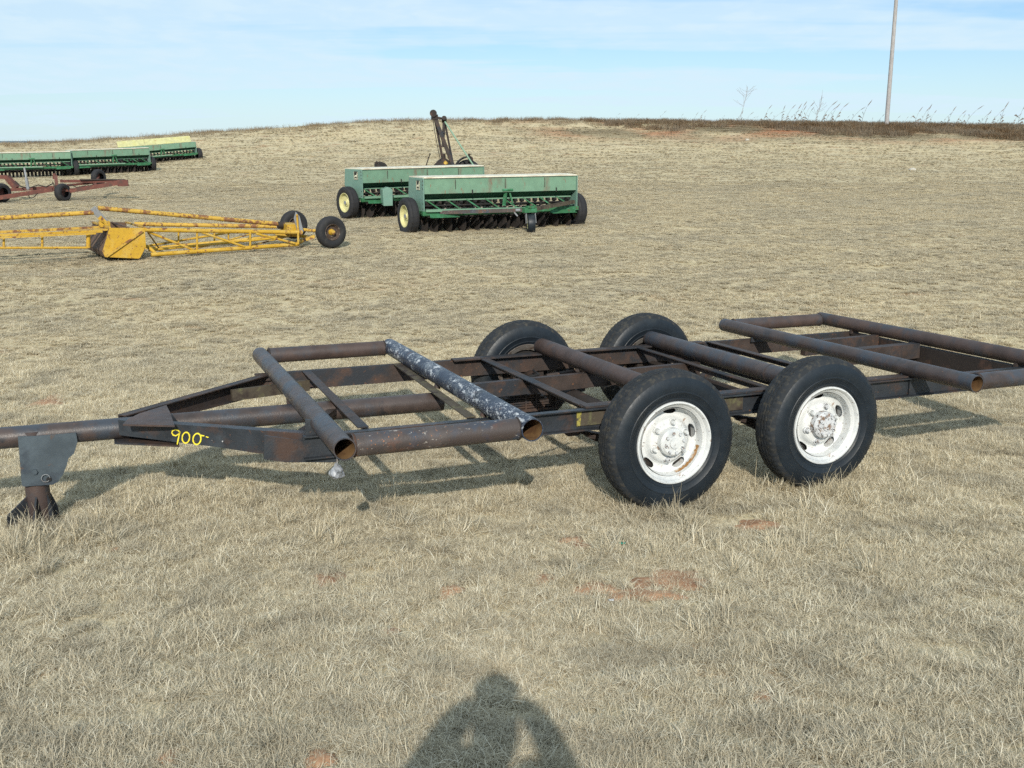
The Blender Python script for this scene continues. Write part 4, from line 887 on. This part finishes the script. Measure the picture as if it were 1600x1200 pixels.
# far end: axle, wheels, shield
B('axle', MB().tube(p(470, 363, .15), p(470, 358, 1.3), .04, n=12).tube(p(470, 358.5, .4), p(500, 361, .1), .03, n=12).bar(p(478, 374, .05), p(492, 369, .0), .12, .06).tube(p(462, 382, .2), p(480, 372, .5), .035, n=10), YEL2)
B('end_bracket', MB().box(p(452, 355, .5), (.22, .5, .14)).bar(p(430, 364, .7), p(480, 370, .6), .08, .06), YEL)
B('coupling', MB().tube(p(434, 352, .55), p(444, 352, .55), .07, n=14), DARK)
B('shield', MB().plate([p(462, 331, .2), p(468, 338, .2), p(474, 362, .2), p(470, 367, .2), p(464, 360, .2), p(459, 341, .2)], .02), GREYS)
B('shield_rib', MB().tube(p(464, 335, .17), p(466, 362, .17), .02, n=8), YEL)
def bw(px, py, y, r, ty, hubm, ax=(-.18, 1, 0)):
    c = p(px, py, y); c = V((c.x, c.y, c.z))
    wr_ = bpy.data.objects.new('wheel', None); COL.objects.link(wr_); wr_.parent = boom
    k = r / .30
    pr = [(.155, -.075), (.19, -.095), (.24, -.098), (.275, -.082), (.293, -.06), (.297, -.035), (.291, -.030), (.291, -.022), (.300, -.018), (.300, 0)]; pr += [(a, -b_) for a, b_ in pr[-2::-1]]
    B('tyre', MB().lathe([(a * k, b_ * k) for a, b_ in pr], c, ax, n=60), ty, wr_)
    B('rim', MB().lathe([(a * k, b_ * k) for a, b_ in [(.158, -.078), (.150, -.085), (.140, -.07), (.130, -.03), (.115, -.012), (.085, -.028), (.06, -.02), (.055, -.02)]], c, ax, n=40), mat('dark_rusted_rim', (.07, .05, .04), [((.20, .17, .14), 14, .54, .64)], rough=.7), wr_)
    B('hub', MB().lathe([(a * k, b_ * k) for a, b_ in [(.062, -.018), (.055, -.055), (.042, -.085), (.035, -.11), (.001, -.115)]], c, ax, n=24), hubm, wr_)
    return c
c1 = bw(517, 362.5, .05, .305, TIRE_B, YEL)
bw(459, 351, 1.35, .285, TIRE_B, BROWN)

# ------------------------------------------------------------------ red implement
xa, ya = (100 - 800) / FPX * 32.4, 32.0
F = Frame((xa, ya, Hs(xa, ya)), yaw=.28)
redi = empty('red_implement', F.M4(), 'faded red three wheeled implement frame lying low before the far green drills', 'farm implement')
def B(name, mb, m, par=None, **k): return mb.build(name, m, par or redi, **k)
def p(a, b_, y=0.): return F.pt(a, b_, 1, y)
B('tongue', MB().bar(p(110, 298, .1), p(197, 284, -.1), .13, .13).box(p(192, 286, -.1), (.32, .20, .20)), REDF)
B('frame_beam', MB().bar(p(-60, 318, -.3), p(82, 296, -.1), .12, .13).bar(p(82, 296, -.1), p(112, 297, .1), .10, .10), REDF)
B('frame_beam', MB().bar(p(95, 283, 1.0), p(196, 283, .1), .09, .09).bar(p(10, 297, .9), p(96, 292, .8), .10, .10), REDF)
B('frame_beam', MB().bar(p(12, 278, 1.0), p(26, 294, .9), .16, .16).bar(p(-30, 275, 1.2), p(14, 277, 1.0), .12, .12), REDF)
B('frame_beam', MB().bar(p(-60, 311, .9), p(12, 296, .9), .10, .10), REDF)
B('axle_post', MB().bar(p(87, 275, .3), p(90, 306, .0), .10, .10).tube(p(85, 271, .3), p(85, 280, .3), .05, n=10), REDF)
B('axle_post', MB().bar(p(82, 284, -.12), p(91, 305, -.12), .07, .03), MOSS)
B('crossbar', MB().bar(p(84, 292, .2), p(150, 285, 1.0), .07, .07).bar(p(145, 285, 1.), p(150, 290, -.05), .07, .07), REDF)
B('hose', MB().path([p(24, 283, .5), p(32, 291, .3), p(44, 294, .3), p(60, 289, .3), p(72, 292, .3), p(82, 287, .2)], .018, 6), BLK)
B('hose', MB().path([p(104, 292, .1), p(112, 289, .1), p(120, 293, .1), p(134, 290, .1)], .015, 6), BLK)
B('hose', MB().path([p(44, 303, -.2), p(46, 309, -.2), p(52, 309, -.2), p(59, 302, -.2)], .014, 6), BLK)
B('rod', MB().tube(p(38, 262, .5), p(44, 296, .3), .03, n=8).tube(p(44, 296, .3), p(41, 278, .3), .05, n=8), GREYS)
B('rod', MB().tube(p(125, 281, .6), p(195, 281, .1), .025, n=8).tube(p(110, 296, .3), p(146, 289, .5), .02, n=8), DARK)
for a, b_, y, r in ((98, 299.5, -.05, .29), (154, 277, 1.9, .27), (2, 297, .2, .30), (-62, 306, -.4, .29)):
    c = p(a, b_, y); c.z = r - .015 if a != 154 else c.z
    wr_ = bpy.data.objects.new('wheel', None); COL.objects.link(wr_); wr_.parent = redi
    pr = [(.15, -.10), (.22, -.115), (.27, -.09), (.29, -.03), (.292, 0)]; pr += [(u, -v) for u, v in pr[-2::-1]]; k = r / .292
    B('tyre', MB().lathe([(u * k, v * k) for u, v in pr], c, (1, -.75, 0) if a == 98 else (1, -.9, 0), n=40), TIRE_B, wr_)
    B('rim', MB().lathe([(.155 * k, -.095), (.14 * k, -.04), (.05 * k, -.03), (.001, -.05)], c, (1, -.75, 0), n=24), REDF, wr_)
    if a == 154: B('wheel_leg', MB().bar(c + V((0, 0, 0)), p(150, 285, 1.0), .06, .06), REDF)

# ------------------------------------------------------------------ pole and weeds on the crest
d0 = ray(1385.5, 191); k0 = 69 / d0.y; base_ = d0 * k0; base_.z = Hs(base_.x, base_.y) - .3
d1 = ray(1401.5, -14); top_ = d1 * (69 / d1.y); dirp = (top_ - base_).normalized()
pole = MB(); segs = 10
for i in range(segs):
    a, b_ = base_ + (top_ - base_) * 1.10 * i / segs, base_ + (top_ - base_) * 1.10 * (i + 1) / segs
pole.tube(base_, base_ + (top_ - base_) * 1.1, .145, n=18, r1=.11)
po = empty('utility_pole', Matrix.Translation(base_), 'tall bare grey wooden pole standing on the crest at right', 'utility pole')
pole.build('shaft', WOOD, po, base_)
tp_ = base_ + (top_ - base_) * 1.1
MB().box(tp_ - V((0, .22, .35)), (2.4, .10, .12)).build('crossarm', WOOD, po, base_)
for s in (-1.05, 0, 1.05): MB().lathe([(.05, 0), (.06, .05), (.04, .09), (.06, .13), (.02, .18), (.001, .18)], tp_ + V((s, -.22, -.29)), (0, 0, 1), n=12).build('insulator', GREYS, po, base_)

SEED = mat('dry_seed_head', (.20, .17, .15), vary=.2); 
def weed_mesh(h, lean, seed, head=True):
    r = random.Random(seed); mb = MB(); pts = [V((0, 0, -.1))]
    for i in range(1, 7):
        f_ = i / 6; pts.append(V((lean * h * f_ ** 1.8, .03 * math.sin(i + seed), h * f_)))
    for i in range(6): mb.tube(pts[i], pts[i + 1], .010 - .0010 * i, n=4)
    for i in (1, 2, 3):
        a = r.uniform(-1, 1) * .5; q = pts[i]; mb.add([q + V((0, -.01, 0)), q + V((a * .4, 0, .20)), q + V((a * .6, 0, .14)), q + V((0, .01, .02))], [(0, 1, 2, 3)])
    if head:
        d = (pts[6] - pts[5]).normalized()
        mb.lathe([(.003, 0), (.016, .06), (.022, .14), (.018, .26), (.004, .38)], pts[6] - d * .06, d + V((.25 * (1 if lean >= 0 else -1), 0, 0)), n=6)
    return mb
WG = 'seed headed stalks along the crest'
protos = []
rw = random.Random(21)
px_list = [1083, 1092, 1100, 1145, 1153, 1158, 1163, 1170, 1178, 1193, 1198, 1204, 1216, 1221, 1227, 1233, 1239, 1245, 1250, 1256, 1262, 1275, 1283, 1290, 1296, 1304, 1320, 1328, 1347, 1362, 1372, 1396, 1412, 1420, 1428, 1434, 1440, 1446, 1452, 1473, 1479, 1491, 1502, 1509, 1530, 1538, 1548, 1555, 1563, 1580, 1590, 1030, 1062, 1130, 990, 960, 1630, 1650, 1668, 1700]
for i, a in enumerate(px_list):
    d = ray(a, 190); y_ = rw.uniform(68.0, 71.0); x0 = d.x / d.y * y_; h = rw.uniform(.5, 1.35) if a > 1180 else rw.uniform(.35, .8)
    if i < 8:
        o = weed_mesh(1.0, (.25, .4, .15, .55, .32, .1, .45, .6)[i], i).build('seed_stalk', SEED); protos.append(o)
    else: o = protos[i % 8].copy(); COL.objects.link(o)
    o.location = (x0, y_, Hs(x0, y_)); o.scale = (h * rw.choice((1, 1, 1, -.6)), h, h) if False else (h, h, h); o.rotation_euler = (rw.uniform(-.1, .1), rw.uniform(-.12, .22), rw.uniform(-.6, .6))
    tag(o, 'dry grass stalk with a seed head standing against the sky on the crest', 'weed', WG)
def bush(px, h, seed, label):
    d = ray(px, 190); y_ = 69.5; x0 = d.x / d.y * y_; r = random.Random(seed); mb = MB()
    st = [V((0, 0, -.1)), V((.12 * h, 0, .4 * h)), V((.2 * h, 0, .75 * h)), V((.22 * h, 0, h))]
    mb.path(st, .014, 5)
    for i in range(16):
        f_ = r.uniform(.3, .95); q = V((.22 * h * f_, 0, h * f_)); e = q + V((r.uniform(-.28, .32) * h, r.uniform(-.2, .2), r.uniform(.05, .28) * h)); mb.path([q, q.lerp(e, .5) + V((0, 0, -.03)), e], .006, 4)
    o = mb.build('branching_weed', mat('grey_twig', (.26, .24, .23)), None); o.location = (x0, y_, Hs(x0, y_)); tag(o, label, 'weed')
bush(1153, 2.4, 3, 'tallest thin branching weed on the crest left of the pole'); bush(1272, 1.9, 8, 'bushy topped pale weed on the crest between tall weed and pole')
# loose pale stones on the hillside
for i, (a, b_, s) in enumerate(((1425, 267, .16), (1167, 220, .14))):
    d = ray(a, b_); t_ = 30.
    for _ in range(80):
        q = d * t_; t_ += (q.z - Hs(q.x, q.y)) / .08 * .5
    q = d * t_; bm = bmesh.new(); bmesh.ops.create_icosphere(bm, subdivisions=2, radius=s); r = random.Random(i)
    for v in bm.verts: v.co *= r.uniform(.8, 1.15); v.co.z *= .55
    me = bpy.data.meshes.new('stone'); bm.to_mesh(me); bm.free(); me.materials.append(mat('pale_stone', (.45, .42, .36)))
    o = bpy.data.objects.new('stone', me); COL.objects.link(o); o.location = (q.x, q.y, Hs(q.x, q.y) + s * .4)
    tag(o, ('pale stone on the hillside below the pole', 'small pale stone high on the slope below the tallest weed')[i], 'stone')

# ------------------------------------------------------------------ the photographer (its shadow falls on the grass at the bottom)
def skinned(name, verts, edges, radii, m, parent=None, root_i=0, lvl=2):
    me = bpy.data.meshes.new(name); me.from_pydata([tuple(v) for v in verts], edges, []); me.materials.append(m)
    o = bpy.data.objects.new(name, me); COL.objects.link(o)
    if parent: o.parent = parent
    bm = bmesh.new(); bm.from_mesh(me); ly = bm.verts.layers.skin.verify()
    for i, v in enumerate(bm.verts): v[ly].radius = radii[i] if isinstance(radii[i], tuple) else (radii[i], radii[i]); v[ly].use_root = (i == root_i)
    bm.to_mesh(me); bm.free()
    o.modifiers.new('skin', 'SKIN').use_smooth_shade = True; s = o.modifiers.new('sub', 'SUBSURF'); s.levels = s.render_levels = lvl
    return o
px0, py0 = -.0, -.26; gz = Hs(px0, py0)
person = empty('person', Matrix.Translation((px0, py0, gz)), 'person in a dark jacket whose head and shoulder shadow darkens the nearest grass', 'person')
eye = -gz                                                  # lens height over the feet
q = lambda x, y, z: (x, y, z)
bv = [q(-.09, -.02, eye - .72), q(-.08, -.02, eye - .50), q(-.05, -.02, eye - .30), q(-.02, .0, eye - .17), q(0, .02, eye - .07), q(0, .03, eye + .02), q(0, .02, eye + .09),
      q(-.21, -.01, eye - .20), q(-.32, .04, eye - .40), q(-.15, .15, eye - .12), q(-.075, .185, eye - .055),
      q(.18, -.01, eye - .21), q(.29, .06, eye - .40), q(.15, .15, eye - .11), q(.075, .185, eye - .055),
      q(-.10, -.02, eye - .84), q(-.12, .02, .48), q(-.13, -.02, .09), q(-.14, .12, .04),
      q(.10, -.02, eye - .84), q(.12, .02, .48), q(.13, -.02, .09), q(.14, .12, .04)]
be = [(0, 1), (1, 2), (2, 3), (3, 4), (4, 5), (5, 6), (2, 7), (7, 8), (8, 9), (9, 10), (2, 11), (11, 12), (12, 13), (13, 14), (0, 15), (15, 16), (16, 17), (17, 18), (0, 19), (19, 20), (20, 21), (21, 22)]
br = [(.18, .14), (.18, .135), (.19, .13), .075, .09, (.07, .09), (.06, .08), .115, .09, .060, .035, .085, .07, .050, .035, .095, .065, .045, .04, .095, .065, .045, .04]
SKIN = mat('skin_tone', (.55, .36, .27), vary=.05); CLOTH = mat('dark_jacket_cloth', (.05, .055, .07)); HAIR = mat('brown_hair', (.08, .05, .03))
skinned('body', bv, be, br, CLOTH, person)
def finger_hand(s):
    c = V((s * .070, .195, eye - .045)); vs = [c, c + V((s * -.01, .02, .05))]; ed = [(0, 1)]; ra = [.028, .026]
    for k, (L, a) in enumerate(((.062, -.3), (.070, -.1), (.066, .1), (.052, .3))):
        b0 = len(vs); st = c + V((s * -.012, .022 + .004 * k, .052 - .018 * k)); vs += [st, st + V((-s * L * .5, .008, .006)), st + V((-s * L, .004, -.002))]; ed += [(1 if k < 2 else 0, b0), (b0, b0 + 1), (b0 + 1, b0 + 2)]; ra += [.010, .009, .008]
    b0 = len(vs); vs += [c + V((-s * .02, -.018, -.02)), c + V((-s * .05, -.022, -.018))]; ed += [(0, b0), (b0, b0 + 1)]; ra += [.012, .010]
    return skinned('hand', vs, ed, ra, SKIN, person, 0, 1)
finger_hand(-1); finger_hand(1)
bm = bmesh.new(); bmesh.ops.create_icosphere(bm, subdivisions=4, radius=.096)
for v in bm.verts:
    if v.co.y > .055 and v.co.z < .04: v.co.y *= .5
    v.co.x *= .84; v.co.z *= 1.1
me = bpy.data.meshes.new('hair'); bm.to_mesh(me); bm.free(); me.materials.append(HAIR); o = bpy.data.objects.new('hair', me); COL.objects.link(o); o.parent = person; o.location = (.0, .0, eye + .052)
cmr = MB().box((0, .185, eye + .0), (.095, .024, .058)).build('compact_camera', GREYS, None, (0, .185, eye), bevel=.004)
cmr.location = (px0, py0 + .185, gz + eye); tag(cmr, 'small grey compact camera held up by the standing person', 'camera')
MB().tube((0, .012, 0), (0, .03, 0), .02, n=24).build('lens', BLK, cmr)

# litter in the grass
for (a, b_, sc_, m_, lb_) in ((955, 948, .010, mat('white_paper', (.5, .5, .5)), 'tiny scrap of white paper in the grass below the red earth patch'), (972, 858, .014, mat('teal_plastic', (.03, .25, .18)), 'scrap of teal plastic in the grass above the red earth patch')):
    g_ = ground_hit(a, b_); r = random.Random(a); mb = MB(); n_ = 5
    vs = [V(((i - 2) * sc_ * .6, (j - 2) * sc_ * .45, .02 + sc_ * r.uniform(0, .6))) for j in range(n_) for i in range(n_)]
    mb.add(vs, [(j * n_ + i, j * n_ + i + 1, (j + 1) * n_ + i + 1, (j + 1) * n_ + i) for j in range(n_ - 1) for i in range(n_ - 1) if (i, j) != (0, 3)])
    o = mb.build('paper_scrap' if a == 955 else 'plastic_scrap', m_); o.location = (g_.x, g_.y, Hs(g_.x, g_.y) + .012); o.modifiers.new('solid', 'SOLIDIFY').thickness = .001
    tag(o, lb_, 'litter')
